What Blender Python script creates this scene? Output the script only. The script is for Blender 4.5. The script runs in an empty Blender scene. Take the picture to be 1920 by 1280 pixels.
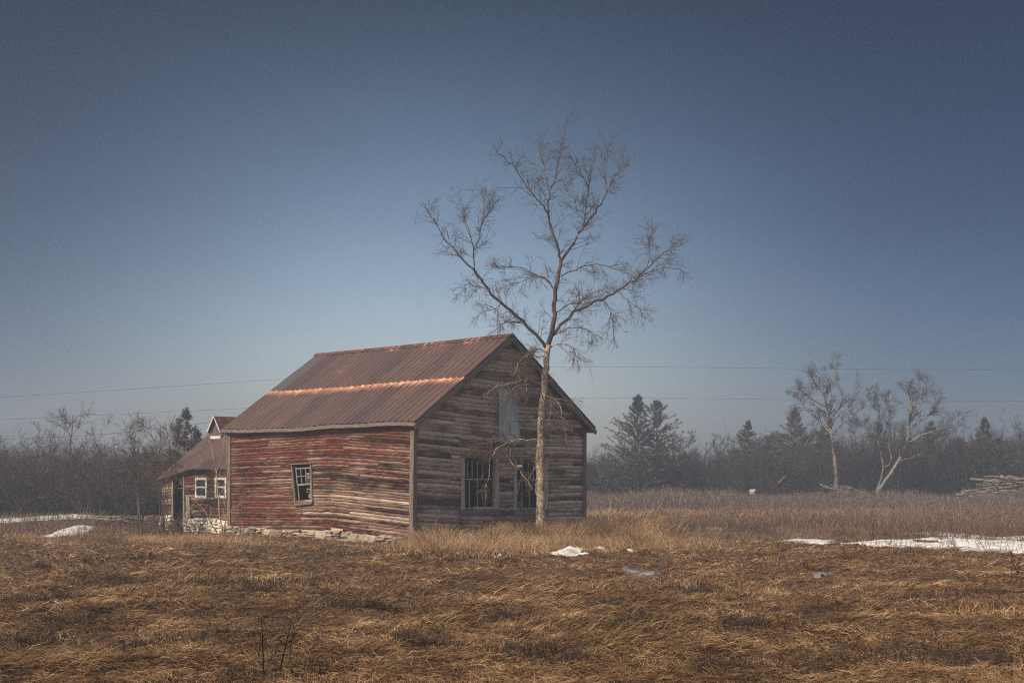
import bpy, math, random
import numpy as np
from mathutils import Vector, Matrix

random.seed(7)
rng = np.random.default_rng(7)
scene = bpy.context.scene
col = scene.collection
R = math.radians

# ------------------------------------------------------------------ camera
CAM_H, F_PX, HOR = 1.9, 2400.0, 885.0            # eye height, focal length and horizon row (1920 px frame)
cd = bpy.data.cameras.new("camera")
cam = bpy.data.objects.new("camera", cd); col.objects.link(cam)
cam.location = (0, 0, CAM_H); cam.rotation_euler = (R(90), 0, 0)
cd.sensor_width = 36; cd.lens = 36 * F_PX / 1920; cd.shift_y = (HOR - 640) / 1920
cd.clip_end = 3000
scene.camera = cam

# ------------------------------------------------------------------ sky and sun
SUN_EL, SUN_AZ = R(37), math.atan2(-0.705, -0.709)   # azimuth clockwise from +Y, towards the sun
w = bpy.data.worlds.new("World"); scene.world = w; w.use_nodes = True
nt = w.node_tree; nt.nodes.clear()
wo = nt.nodes.new("ShaderNodeOutputWorld"); bg = nt.nodes.new("ShaderNodeBackground")
sky = nt.nodes.new("ShaderNodeTexSky"); sky.sky_type = 'NISHITA'; sky.sun_disc = False
sky.sun_elevation = SUN_EL; sky.sun_rotation = SUN_AZ
sky.air_density = 1.0; sky.dust_density = 1.2; sky.ozone_density = 1.5; sky.altitude = 100
tc = nt.nodes.new("ShaderNodeTexCoord"); sx = nt.nodes.new("ShaderNodeSeparateXYZ")
nt.links.new(tc.outputs['Generated'], sx.inputs[0])
ramp = nt.nodes.new("ShaderNodeValToRGB")            # the hazy band low over the fields, deeper blue above it
nt.links.new(sx.outputs['Z'], ramp.inputs[0])
els = ramp.color_ramp.elements
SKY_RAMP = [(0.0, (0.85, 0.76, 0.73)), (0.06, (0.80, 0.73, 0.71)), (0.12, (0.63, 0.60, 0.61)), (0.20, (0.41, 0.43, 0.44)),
            (0.36, (0.21, 0.25, 0.26)), (0.50, (1.8, 1.55, 1.25)), (1.0, (3.1, 2.6, 2.0))]  # stops overhead, out of view, raised to add fill light on the gable
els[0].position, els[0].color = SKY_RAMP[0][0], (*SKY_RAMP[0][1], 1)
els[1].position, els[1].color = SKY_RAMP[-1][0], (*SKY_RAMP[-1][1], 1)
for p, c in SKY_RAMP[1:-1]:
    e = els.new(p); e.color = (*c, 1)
dot = nt.nodes.new("ShaderNodeVectorMath"); dot.operation = 'DOT_PRODUCT'
dot.inputs[1].default_value = Vector((-0.07, 0.985, 0.115)).normalized()
nt.links.new(tc.outputs['Generated'], dot.inputs[0])
mr = nt.nodes.new("ShaderNodeMath"); mr.operation = 'POWER'; mr.use_clamp = True   # the haze is brightest over the barn and dims gently round the horizon
mr.inputs[1].default_value = 40.0
nt.links.new(dot.outputs['Value'], mr.inputs[0])
hn = nt.nodes.new("ShaderNodeTexNoise"); hn.inputs['Scale'].default_value = 2.6; hn.inputs['Detail'].default_value = 4.0   # faint unevenness of the haze
hs = nt.nodes.new("ShaderNodeVectorMath"); hs.operation = 'MULTIPLY'; hs.inputs[1].default_value = (1, 1, 3.0)
nt.links.new(tc.outputs['Generated'], hs.inputs[0]); nt.links.new(hs.outputs[0], hn.inputs['Vector'])
hr = nt.nodes.new("ShaderNodeMapRange")
for k_, v_ in zip(('From Min', 'From Max', 'To Min', 'To Max'), (0.25, 0.75, 0.90, 1.10)): hr.inputs[k_].default_value = v_
nt.links.new(hn.outputs['Fac'], hr.inputs['Value'])
m0 = nt.nodes.new("ShaderNodeVectorMath"); m0.operation = 'SCALE'; nt.links.new(sky.outputs[0], m0.inputs[0]); nt.links.new(hr.outputs[0], m0.inputs['Scale'])
m1 = nt.nodes.new("ShaderNodeVectorMath"); m1.operation = 'MULTIPLY'
m2 = nt.nodes.new("ShaderNodeVectorMath"); m2.operation = 'MULTIPLY'
tint = nt.nodes.new("ShaderNodeMix"); tint.data_type = 'RGBA'
tint.inputs[6].default_value = (0.10, 0.18, 0.30, 1); tint.inputs[7].default_value = (1, 1, 1, 1)
bk = nt.nodes.new("ShaderNodeMapRange"); bk.interpolation_type = 'SMOOTHSTEP'    # unseen sky beside and behind, brightened to fill the shaded gable
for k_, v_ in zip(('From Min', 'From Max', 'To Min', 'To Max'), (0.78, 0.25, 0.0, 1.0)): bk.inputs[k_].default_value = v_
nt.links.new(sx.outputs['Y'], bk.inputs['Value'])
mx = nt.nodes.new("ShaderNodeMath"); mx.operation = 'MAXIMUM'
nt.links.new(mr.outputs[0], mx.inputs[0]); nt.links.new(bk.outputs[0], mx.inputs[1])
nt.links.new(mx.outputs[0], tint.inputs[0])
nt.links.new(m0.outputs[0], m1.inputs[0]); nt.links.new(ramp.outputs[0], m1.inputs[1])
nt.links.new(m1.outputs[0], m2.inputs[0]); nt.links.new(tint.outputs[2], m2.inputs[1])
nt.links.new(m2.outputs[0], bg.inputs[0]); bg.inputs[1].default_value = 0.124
nt.links.new(bg.outputs[0], wo.inputs[0])
sl = bpy.data.lights.new("sun", 'SUN'); so = bpy.data.objects.new("sun", sl); col.objects.link(so)
sl.energy = 4.5; sl.angle = R(0.5); sl.color = (1.0, 0.90, 0.76)
sun_dir = Vector((math.sin(SUN_AZ) * math.cos(SUN_EL), math.cos(SUN_AZ) * math.cos(SUN_EL), math.sin(SUN_EL)))
so.rotation_euler = sun_dir.to_track_quat('Z', 'Y').to_euler()
scene.view_settings.view_transform = 'Standard'; scene.view_settings.look = 'None'
scene.view_settings.exposure = 0.5; scene.view_settings.gamma = 1.0
scene.cycles.max_bounces = 6; scene.cycles.volume_bounces = 0
scene.cycles.use_denoising = False
scene.cycles.pixel_filter_type = 'BLACKMAN_HARRIS'; scene.cycles.filter_width = 1.15

# ------------------------------------------------------------------ helpers
def PX(x, y, Y):
    """The point at distance Y along the view that the photo shows at pixel x, y."""
    return np.array([(x - 960) / F_PX * Y, Y, CAM_H + (HOR - y) / F_PX * Y])

def GR(x, y):
    Y = CAM_H * F_PX / (y - HOR)
    return np.array([(x - 960) / F_PX * Y, Y])

def tag(o, label=None, cat=None, group=None, kind=None):
    if label: o['label'] = label
    if cat: o['category'] = cat
    if group: o['group'] = group
    if kind: o['kind'] = kind
    return o

def empty(name, loc=(0, 0, 0), rz=0.0, parent=None):
    o = bpy.data.objects.new(name, None); col.objects.link(o)
    o.location = loc; o.rotation_euler = (0, 0, rz); o.empty_display_size = 0.3
    if parent: o.parent = parent
    return o

def link_mesh(name, me, mat, parent=None):
    o = bpy.data.objects.new(name, me); col.objects.link(o)
    if mat: me.materials.append(mat)
    if parent: o.parent = parent
    return o

def np_mesh(name, V, faces_list, mat, parent=None, uv=None, attr=None, smooth=False):
    """faces_list: arrays [n,3] or [n,4] of vertex ids; uv, attr: one value per vertex."""
    V = np.asarray(V, dtype=np.float32).reshape(-1, 3)
    fl = [np.asarray(f, dtype=np.int32) for f in faces_list if len(f)]
    me = bpy.data.meshes.new(name)
    loops = np.concatenate([f.ravel() for f in fl])
    tot = np.concatenate([np.full(len(f), f.shape[1], dtype=np.int32) for f in fl])
    st = np.concatenate([[0], np.cumsum(tot)[:-1]]).astype(np.int32)
    me.vertices.add(len(V)); me.vertices.foreach_set('co', V.ravel())
    me.loops.add(len(loops)); me.loops.foreach_set('vertex_index', loops)
    me.polygons.add(len(tot)); me.polygons.foreach_set('loop_start', st); me.polygons.foreach_set('loop_total', tot)
    if smooth: me.polygons.foreach_set('use_smooth', np.ones(len(tot), dtype=bool))
    if uv is not None:
        ul = me.uv_layers.new(name='UVMap')
        ul.data.foreach_set('uv', np.asarray(uv, dtype=np.float32)[loops].ravel())
    if attr is not None:
        a = me.color_attributes.new('board', 'FLOAT_COLOR', 'POINT')
        a.data.foreach_set('color', np.asarray(attr, dtype=np.float32).ravel())
    me.update(calc_edges=True); me.validate()
    return link_mesh(name, me, mat, parent)

class MB:
    """collects boxes, prisms and free quads for one mesh"""
    def __init__(s): s.v, s.f, s.n = [], [], 0
    def add(s, V, F):
        V = np.asarray(V, float); s.v.append(V)
        s.f += [[i + s.n for i in f] for f in F]; s.n += len(V)
    def hexa(s, c):       # 8 corners: bottom 4 counter-clockwise, top 4
        s.add(c, [[3, 2, 1, 0], [4, 5, 6, 7], [0, 1, 5, 4], [1, 2, 6, 5], [2, 3, 7, 6], [3, 0, 4, 7]])
    def box(s, x0, x1, y0, y1, z0, z1):
        s.hexa([(x0, y0, z0), (x1, y0, z0), (x1, y1, z0), (x0, y1, z0), (x0, y0, z1), (x1, y0, z1), (x1, y1, z1), (x0, y1, z1)])
    def bar(s, a, b, w, h, up=(0, 0, 1)):
        """a bar of section w (sideways) by h (along up) from a to b"""
        a, b, up = (np.array(q, float) for q in (a, b, up))
        d = b - a; d /= np.linalg.norm(d)
        sd = np.cross(d, up); sd /= np.linalg.norm(sd); u = np.cross(sd, d)
        sd *= w / 2; u *= h / 2
        s.hexa([a - sd - u, a + sd - u, b + sd - u, b - sd - u, a - sd + u, a + sd + u, b + sd + u, b - sd + u])
    def prism(s, poly, axis, lo, hi):
        """poly of 2-d points extruded along axis 'x' (poly is y,z) or 'y' (poly is x,z)"""
        n = len(poly)
        mk = (lambda p, t: (t, p[0], p[1])) if axis == 'x' else (lambda p, t: (p[0], t, p[1]))
        s.add([mk(p, lo) for p in poly] + [mk(p, hi) for p in poly],
              [list(range(n)), list(range(2 * n - 1, n - 1, -1))] + [[i, i + n, (i + 1) % n + n, (i + 1) % n] for i in range(n)])
    def build(s, name, mat, parent=None, bevel=0.0):
        me = bpy.data.meshes.new(name)
        me.from_pydata(np.concatenate(s.v).tolist(), [], s.f); me.update()
        import bmesh
        bm = bmesh.new(); bm.from_mesh(me); bmesh.ops.recalc_face_normals(bm, faces=bm.faces)
        bm.to_mesh(me); bm.free()
        uv = me.uv_layers.new(name='UVMap')
        o = link_mesh(name, me, mat, parent)
        if bevel:
            b = o.modifiers.new('bevel', 'BEVEL'); b.width = bevel; b.segments = 1
        return o

def _hash(ix, iy, seed):
    h = (ix.astype(np.int64) * 374761393 + iy.astype(np.int64) * 668265263 + seed * 1442695041) & 0xFFFFFFFF
    h = ((h ^ (h >> 13)) * 1274126177) & 0xFFFFFFFF
    return ((h ^ (h >> 16)) & 0xFFFF) / 65535.0

def vnoise(x, y, seed=0):
    x = np.asarray(x, float); y = np.asarray(y, float)
    ix, iy = np.floor(x), np.floor(y); fx, fy = x - ix, y - iy
    fx = fx * fx * (3 - 2 * fx); fy = fy * fy * (3 - 2 * fy)
    a = _hash(ix, iy, seed); b = _hash(ix + 1, iy, seed); c = _hash(ix, iy + 1, seed); d = _hash(ix + 1, iy + 1, seed)
    return (a * (1 - fx) + b * fx) * (1 - fy) + (c * (1 - fx) + d * fx) * fy

def fbm(x, y, seed=0, o=3):
    s, a = 0, 0.5
    for i in range(o):
        s = s + a * vnoise(x * 2 ** i, y * 2 ** i, seed + i); a *= 0.5
    return s / (1 - 0.5 ** o)

def unit(v): return v / np.maximum(np.linalg.norm(v, axis=-1, keepdims=True), 1e-9)

# ---- bundles of tapering shoots: P[N,K,3], radii [N,K]
def tubes(batches, sides=3):
    VV, FF, n = [], [], 0
    for P, Rr, sd in batches:
        N, K, _ = P.shape
        if N == 0: continue
        T = unit(np.gradient(P, axis=1))
        ref = np.where(np.abs(T[..., 2:3]) > 0.9, np.array([1.0, 0, 0]), np.array([0, 0, 1.0]))
        A = unit(np.cross(T, ref)); B = np.cross(T, A)
        th = np.arange(sd) * 2 * np.pi / sd
        V = P[:, :, None] + Rr[:, :, None, None] * (A[:, :, None] * np.cos(th)[:, None] + B[:, :, None] * np.sin(th)[:, None])
        idx = n + np.arange(N * K * sd).reshape(N, K, sd)
        q = np.stack([idx[:, :-1], np.roll(idx[:, :-1], -1, 2), np.roll(idx[:, 1:], -1, 2), idx[:, 1:]], -1)
        VV.append(V.reshape(-1, 3)); FF.append(q.reshape(-1, 4)); n += V.size // 3
    return np.concatenate(VV), [np.concatenate(FF)]

def ribbons(batches):
    VV, FF, n = [], [], 0
    for P, Rr in batches:
        N, K, _ = P.shape
        if N == 0: continue
        T = unit(np.gradient(P, axis=1))
        r = rng.normal(size=(N, 1, 3)); A = unit(np.cross(T, r))
        V = np.stack([P - A * Rr[..., None], P + A * Rr[..., None]], 2)
        idx = n + np.arange(N * K * 2).reshape(N, K, 2)
        q = np.stack([idx[:, :-1, 0], idx[:, :-1, 1], idx[:, 1:, 1], idx[:, 1:, 0]], -1)
        VV.append(V.reshape(-1, 3)); FF.append(q.reshape(-1, 4)); n += V.size // 3
    return np.concatenate(VV), [np.concatenate(FF)]

def resample(pts, K):
    pts = np.asarray(pts, float)
    d = np.concatenate([[0], np.cumsum(np.linalg.norm(np.diff(pts, axis=0), axis=1))])
    t = np.linspace(0, d[-1], K)
    return np.stack([np.interp(t, d, pts[:, i]) for i in range(pts.shape[1])], 1)

def smooth_line(pts, K):
    p = resample(pts, K)
    for _ in range(2): p[1:-1] = (p[:-2] + 2 * p[1:-1] + p[2:]) / 4
    return p

def spawn(P, Rr, per, length, ang, K=4, t0=0.15, rr=(0.6, 0.2), grav=0.0, jit=0.25, taper=0.5, rmin=0.002, kids_up=0.0, t1=1.0):
    """side shoots: per shoots on each parent; length (lo, hi) in metres, shortened towards the parent's tip by taper"""
    N, Kp, _ = P.shape
    pi = np.repeat(np.arange(N), per); M = len(pi)
    t = t0 + (t1 - t0) * rng.random(M)
    f = t * (Kp - 1); i = np.minimum(f.astype(int), Kp - 2); u = (f - i)[:, None]
    p0 = P[pi, i] * (1 - u) + P[pi, i + 1] * u
    r0 = Rr[pi, i] * (1 - u[:, 0]) + Rr[pi, i + 1] * u[:, 0]
    T = unit(P[pi, i + 1] - P[pi, i])
    perp = rng.normal(size=(M, 3)); perp -= (perp * T).sum(1, keepdims=True) * T; perp = unit(perp)
    perp[:, 2] += kids_up; perp = unit(perp)
    a = R(ang) * (0.7 + 0.6 * rng.random(M))[:, None]
    d = unit(T * np.cos(a) + perp * np.sin(a))
    L = (length[0] + (length[1] - length[0]) * rng.random(M)) * (1 - taper * t)
    out = np.empty((M, K, 3)); out[:, 0] = p0
    g = np.array([0, 0, grav])
    for k in range(1, K):
        d = unit(d + g / (K - 1) + rng.normal(size=(M, 3)) * jit)
        out[:, k] = out[:, k - 1] + d * (L / (K - 1))[:, None]
    ra = np.maximum(r0 * rr[0], rmin)
    rad = ra[:, None] * np.linspace(1, rr[1] / rr[0], K)[None]
    return out, np.maximum(rad, rmin * 0.6)

# ---- materials
def mat_new(name, rough=0.8, spec=0.2):
    m = bpy.data.materials.new(name); m.use_nodes = True
    b = m.node_tree.nodes['Principled BSDF']; b.inputs['Roughness'].default_value = rough
    b.inputs['Specular IOR Level'].default_value = spec
    return m, m.node_tree, b

def nd(t, typ, **kw):
    n = t.nodes.new(typ)
    for k, v in kw.items(): setattr(n, k, v)
    return n

def mixc(t, fac, a, b, mode='MIX'):
    n = nd(t, 'ShaderNodeMix', data_type='RGBA', blend_type=mode)
    for s, v in ((n.inputs[0], fac), (n.inputs[6], a), (n.inputs[7], b)):
        if hasattr(v, 'links') or isinstance(v, bpy.types.NodeSocket): t.links.new(v, s)
        elif isinstance(v, (int, float)): s.default_value = v
        else: s.default_value = (*v, 1)
    return n.outputs[2]

def noise(t, vec, scale, detail=4, rough=0.6, dist=0.0):
    n = nd(t, 'ShaderNodeTexNoise'); n.inputs['Scale'].default_value = scale
    n.inputs['Detail'].default_value = detail; n.inputs['Roughness'].default_value = rough
    n.inputs['Distortion'].default_value = dist
    if vec is not None: t.links.new(vec, n.inputs['Vector'])
    return n.outputs['Fac']

def mapr(t, v, a, b, c=0.0, d=1.0, clamp=True):
    n = nd(t, 'ShaderNodeMapRange', clamp=clamp)
    t.links.new(v, n.inputs['Value'])
    for k, q in zip(('From Min', 'From Max', 'To Min', 'To Max'), (a, b, c, d)): n.inputs[k].default_value = q
    return n.outputs[0]

def math_(t, op, a, b=None):
    n = nd(t, 'ShaderNodeMath', operation=op)
    for s, v in ((n.inputs[0], a), (n.inputs[1], b)):
        if v is None: continue
        if isinstance(v, bpy.types.NodeSocket): t.links.new(v, s)
        else: s.default_value = v
    return n.outputs[0]

def scaled(t, vec, s):
    n = nd(t, 'ShaderNodeVectorMath', operation='MULTIPLY'); n.inputs[1].default_value = s
    t.links.new(vec, n.inputs[0]); return n.outputs[0]

def island_mat(name, stops, rough=0.8, patch=None):
    """colour varies from piece to piece (and, with patch, from place to place)"""
    m, t, b = mat_new(name, rough, 0.1)
    g = nd(t, 'ShaderNodeNewGeometry')
    r = g.outputs['Random Per Island']
    if patch:
        pn = noise(t, g.outputs['Position'], patch[0], 5, 0.62)
        pm = mapr(t, pn, 0.32, 0.68)
        r = math_(t, 'ADD', math_(t, 'MULTIPLY', r, 1 - patch[1]), math_(t, 'MULTIPLY', pm, patch[1]))
    cr = nd(t, 'ShaderNodeValToRGB'); t.links.new(r, cr.inputs[0])
    e = cr.color_ramp.elements
    e[0].position, e[0].color = stops[0][0], (*stops[0][1], 1)
    e[1].position, e[1].color = stops[-1][0], (*stops[-1][1], 1)
    for p, c in stops[1:-1]: e.new(p).color = (*c, 1)
    t.links.new(cr.outputs[0], b.inputs['Base Color'])
    return m

def siding_mat(name, red, dark, light, pale):
    """weathered clapboard: attribute board = (paint left, tone, pale new wood)"""
    m, t, b = mat_new(name, 0.85, 0.12)
    uv = nd(t, 'ShaderNodeUVMap', uv_map='UVMap').outputs[0]
    at = nd(t, 'ShaderNodeVertexColor', layer_name='board')
    sp = nd(t, 'ShaderNodeSeparateColor'); t.links.new(at.outputs[0], sp.inputs[0])
    oc = nd(t, 'ShaderNodeTexCoord').outputs['Object']
    wide = noise(t, scaled(t, oc, (0.75, 0.75, 1.5)), 1.0, 5, 0.62)
    grain = noise(t, scaled(t, uv, (2.2, 46, 1)), 1.0, 5, 0.65)
    blot = noise(t, scaled(t, uv, (0.9, 9, 1)), 1.0, 5, 0.65)
    tone = math_(t, 'ADD', math_(t, 'MULTIPLY', grain, 0.9), math_(t, 'MULTIPLY', sp.outputs[1], 0.55))
    tone = math_(t, 'ADD', tone, math_(t, 'MULTIPLY', blot, 0.75))
    tone = math_(t, 'ADD', tone, math_(t, 'MULTIPLY', math_(t, 'SUBTRACT', wide, 0.5), 1.5))
    wood = mixc(t, mapr(t, tone, 0.84, 1.30), dark, light)
    wood = mixc(t, math_(t, 'MULTIPLY', sp.outputs[2], mapr(t, grain, 0.3, 0.7, 0.55, 1.0)), wood, pale)
    fl = noise(t, scaled(t, uv, (2.6, 26, 1)), 1.3, 6, 0.7)
    thr = math_(t, 'ADD', math_(t, 'ADD', fl, math_(t, 'MULTIPLY', math_(t, 'SUBTRACT', wide, 0.5), -0.7)), math_(t, 'SUBTRACT', sp.outputs[0], 0.5))
    pm = mapr(t, thr, 0.48, 0.62)
    redc = mixc(t, mapr(t, blot, 0.3, 0.7), red, tuple(c * 0.45 for c in red))
    redc = mixc(t, mapr(t, math_(t, 'ADD', grain, math_(t, 'MULTIPLY', math_(t, 'SUBTRACT', fl, 0.5), 0.6)), 0.54, 0.68, 0, 0.75), redc, tuple(min(1, c * 2.0 + 0.03) for c in red))
    split = noise(t, scaled(t, uv, (1.6, 70, 1)), 1.0, 3, 0.6)
    allc = mixc(t, math_(t, 'MULTIPLY', pm, 0.85), wood, redc)
    t.links.new(mixc(t, mapr(t, split, 0.57, 0.64, 0, 0.9), allc, tuple(c * 0.5 for c in dark)), b.inputs['Base Color'])
    bu = nd(t, 'ShaderNodeBump'); bu.inputs['Strength'].default_value = 0.5; bu.inputs['Distance'].default_value = 0.01
    t.links.new(grain, bu.inputs['Height']); t.links.new(bu.outputs[0], b.inputs['Normal'])
    return m

def wood_mat(name, dark, light, axis_scale, rough=0.85):
    m, t, b = mat_new(name, rough, 0.12)
    oc = nd(t, 'ShaderNodeTexCoord').outputs['Object']
    gr = noise(t, scaled(t, oc, axis_scale), 1.0, 5, 0.65)
    t.links.new(mixc(t, mapr(t, gr, 0.3, 0.7), dark, light), b.inputs['Base Color'])
    bu = nd(t, 'ShaderNodeBump'); bu.inputs['Strength'].default_value = 0.4; bu.inputs['Distance'].default_value = 0.01
    t.links.new(gr, bu.inputs['Height']); t.links.new(bu.outputs[0], b.inputs['Normal'])
    return m

def bark_mat(name, dark, light, scale=(14, 14, 3)):
    m, t, b = mat_new(name, 0.9, 0.08)
    oc = nd(t, 'ShaderNodeNewGeometry').outputs['Position']
    gr = noise(t, scaled(t, oc, scale), 1.0, 5, 0.7)
    t.links.new(mixc(t, mapr(t, gr, 0.35, 0.65), dark, light), b.inputs['Base Color'])
    bu = nd(t, 'ShaderNodeBump'); bu.inputs['Strength'].default_value = 0.7; bu.inputs['Distance'].default_value = 0.02
    t.links.new(gr, bu.inputs['Height']); t.links.new(bu.outputs[0], b.inputs['Normal'])
    return m

M_left = siding_mat('faded_red_clapboard', (0.185, 0.048, 0.027), (0.020, 0.013, 0.010), (0.27, 0.165, 0.115), (0.58, 0.43, 0.32))
M_gable = siding_mat('grey_clapboard', (0.22, 0.07, 0.045), (0.085, 0.064, 0.053), (0.52, 0.405, 0.335), (0.58, 0.48, 0.41))
M_trim = wood_mat('weathered_trim', (0.07, 0.056, 0.045), (0.24, 0.19, 0.15), (30, 30, 2.5))
M_jamb = wood_mat('silver_jamb_wood', (0.14, 0.112, 0.094), (0.46, 0.38, 0.32), (30, 30, 2.5))
M_trim_h = wood_mat('weathered_trim_flat', (0.055, 0.042, 0.034), (0.19, 0.148, 0.12), (5, 5, 40))
M_inner = wood_mat('dark_inner_boards', (0.012, 0.009, 0.007), (0.04, 0.03, 0.024), (3, 3, 12))
M_muntin = wood_mat('old_putty_paint', (0.15, 0.13, 0.10), (0.36, 0.32, 0.26), (20, 20, 14))
M_darkframe = wood_mat('dark_window_frame', (0.050, 0.038, 0.030), (0.19, 0.145, 0.112), (30, 30, 2.5))
M_sash = wood_mat('bare_sash_wood', (0.10, 0.08, 0.06), (0.28, 0.235, 0.18), (20, 20, 14))
M_white = wood_mat('white_window_paint', (0.24, 0.21, 0.18), (0.62, 0.57, 0.50), (20, 20, 14))
M_bark = bark_mat('tan_bark', (0.06, 0.044, 0.032), (0.50, 0.385, 0.275), (30, 30, 7))
M_limb = bark_mat('dark_limb_bark', (0.022, 0.016, 0.012), (0.10, 0.072, 0.053), (16, 16, 6))
M_twig = island_mat('brown_twig', [(0, (0.035, 0.024, 0.018)), (1, (0.125, 0.086, 0.062))])
M_tanstem = island_mat('tan_twig', [(0, (0.15, 0.095, 0.06)), (1, (0.32, 0.21, 0.135))])
M_greybark = bark_mat('pale_grey_bark', (0.075, 0.06, 0.048), (0.22, 0.18, 0.145), (7, 7, 2))
M_greytwig = island_mat('grey_twig', [(0, (0.030, 0.024, 0.021)), (1, (0.085, 0.068, 0.057))])
M_cedar = island_mat('cedar_spray', [(0, (0.020, 0.022, 0.015)), (0.6, (0.052, 0.050, 0.034)), (1, (0.12, 0.095, 0.062))])
M_cedarbark = bark_mat('cedar_bark', (0.05, 0.035, 0.028), (0.12, 0.09, 0.07))
M_thicket = island_mat('thicket_stem', [(0, (0.024, 0.017, 0.013)), (0.7, (0.052, 0.037, 0.028)), (1, (0.10, 0.072, 0.054))])
M_under = island_mat('undergrowth_stem', [(0, (0.016, 0.012, 0.010)), (0.7, (0.038, 0.028, 0.023)), (1, (0.085, 0.062, 0.050))])
M_weed = island_mat('dead_weed', [(0, (0.05, 0.03, 0.02)), (1, (0.13, 0.08, 0.05))])
M_darkweed = island_mat('dark_weed', [(0, (0.018, 0.012, 0.009)), (1, (0.05, 0.032, 0.022))])
M_straw = island_mat('matted_straw', [(0, (0.026, 0.014, 0.007)), (0.36, (0.085, 0.045, 0.020)), (0.65, (0.21, 0.118, 0.053)), (0.88, (0.40, 0.25, 0.125)), (1, (0.62, 0.43, 0.25))], 0.75, (0.9, 0.5))
M_tall = island_mat('tall_straw', [(0, (0.07, 0.036, 0.018)), (0.5, (0.22, 0.128, 0.062)), (1, (0.47, 0.315, 0.18))], 0.75, (0.8, 0.45))
M_scrub = island_mat('brown_scrub', [(0, (0.06, 0.038, 0.026)), (0.6, (0.13, 0.08, 0.055)), (1, (0.26, 0.17, 0.11))], 0.8)
M_mauve = island_mat('mauve_scrub', [(0, (0.045, 0.030, 0.024)), (0.6, (0.12, 0.083, 0.064)), (1, (0.22, 0.158, 0.122))], 0.8)
M_log = bark_mat('grey_log', (0.028, 0.022, 0.018), (0.22, 0.178, 0.142), (2, 2, 8))
M_wire = mat_new('dark_wire', 0.6)[0]; M_wire.node_tree.nodes['Principled BSDF'].inputs['Base Color'].default_value = (0.02, 0.02, 0.022, 1)

def snow_mat():
    m, t, b = mat_new('old_snow', 0.6, 0.3)
    p = nd(t, 'ShaderNodeNewGeometry').outputs['Position']
    n1 = noise(t, p, 2.2, 5, 0.65); n2 = noise(t, p, 14, 4, 0.6)
    c = mixc(t, mapr(t, n1, 0.35, 0.62), (0.30, 0.26, 0.22), (0.66, 0.62, 0.57))
    t.links.new(mixc(t, mapr(t, n2, 0.60, 0.72, 0, 0.6), c, (0.26, 0.20, 0.14)), b.inputs['Base Color'])
    bu = nd(t, 'ShaderNodeBump'); bu.inputs['Strength'].default_value = 0.6; bu.inputs['Distance'].default_value = 0.04
    t.links.new(noise(t, p, 5, 5, 0.6), bu.inputs['Height']); t.links.new(bu.outputs[0], b.inputs['Normal'])
    return m
M_snow = snow_mat()
def ice_mat():
    m, t, b = mat_new('wet_ice', 0.35, 0.4)
    p = nd(t, 'ShaderNodeNewGeometry').outputs['Position']
    t.links.new(mixc(t, mapr(t, noise(t, p, 6, 5, 0.65), 0.4, 0.6), (0.06, 0.05, 0.04), (0.19, 0.18, 0.17)), b.inputs['Base Color'])
    return m
M_ice = ice_mat()

def stone_mat(name, a, b_, c_):
    m, t, b = mat_new(name, 0.85, 0.2)
    g = nd(t, 'ShaderNodeNewGeometry')
    p = nd(t, 'ShaderNodeTexCoord').outputs['Object']
    c = mixc(t, g.outputs['Random Per Island'], a, b_)
    n = noise(t, p, 9, 6, 0.7)
    t.links.new(mixc(t, mapr(t, n, 0.5, 0.75, 0, 0.85), c, c_), b.inputs['Base Color'])
    bu = nd(t, 'ShaderNodeBump'); bu.inputs['Strength'].default_value = 0.8; bu.inputs['Distance'].default_value = 0.03
    t.links.new(noise(t, p, 16, 5, 0.65), bu.inputs['Height']); t.links.new(bu.outputs[0], b.inputs['Normal'])
    return m
M_stone = stone_mat('field_stone', (0.15, 0.115, 0.085), (0.40, 0.315, 0.23), (0.085, 0.062, 0.045))
M_stone_w = stone_mat('whitewashed_stone', (0.52, 0.45, 0.36), (0.68, 0.61, 0.50), (0.25, 0.19, 0.14))

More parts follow.
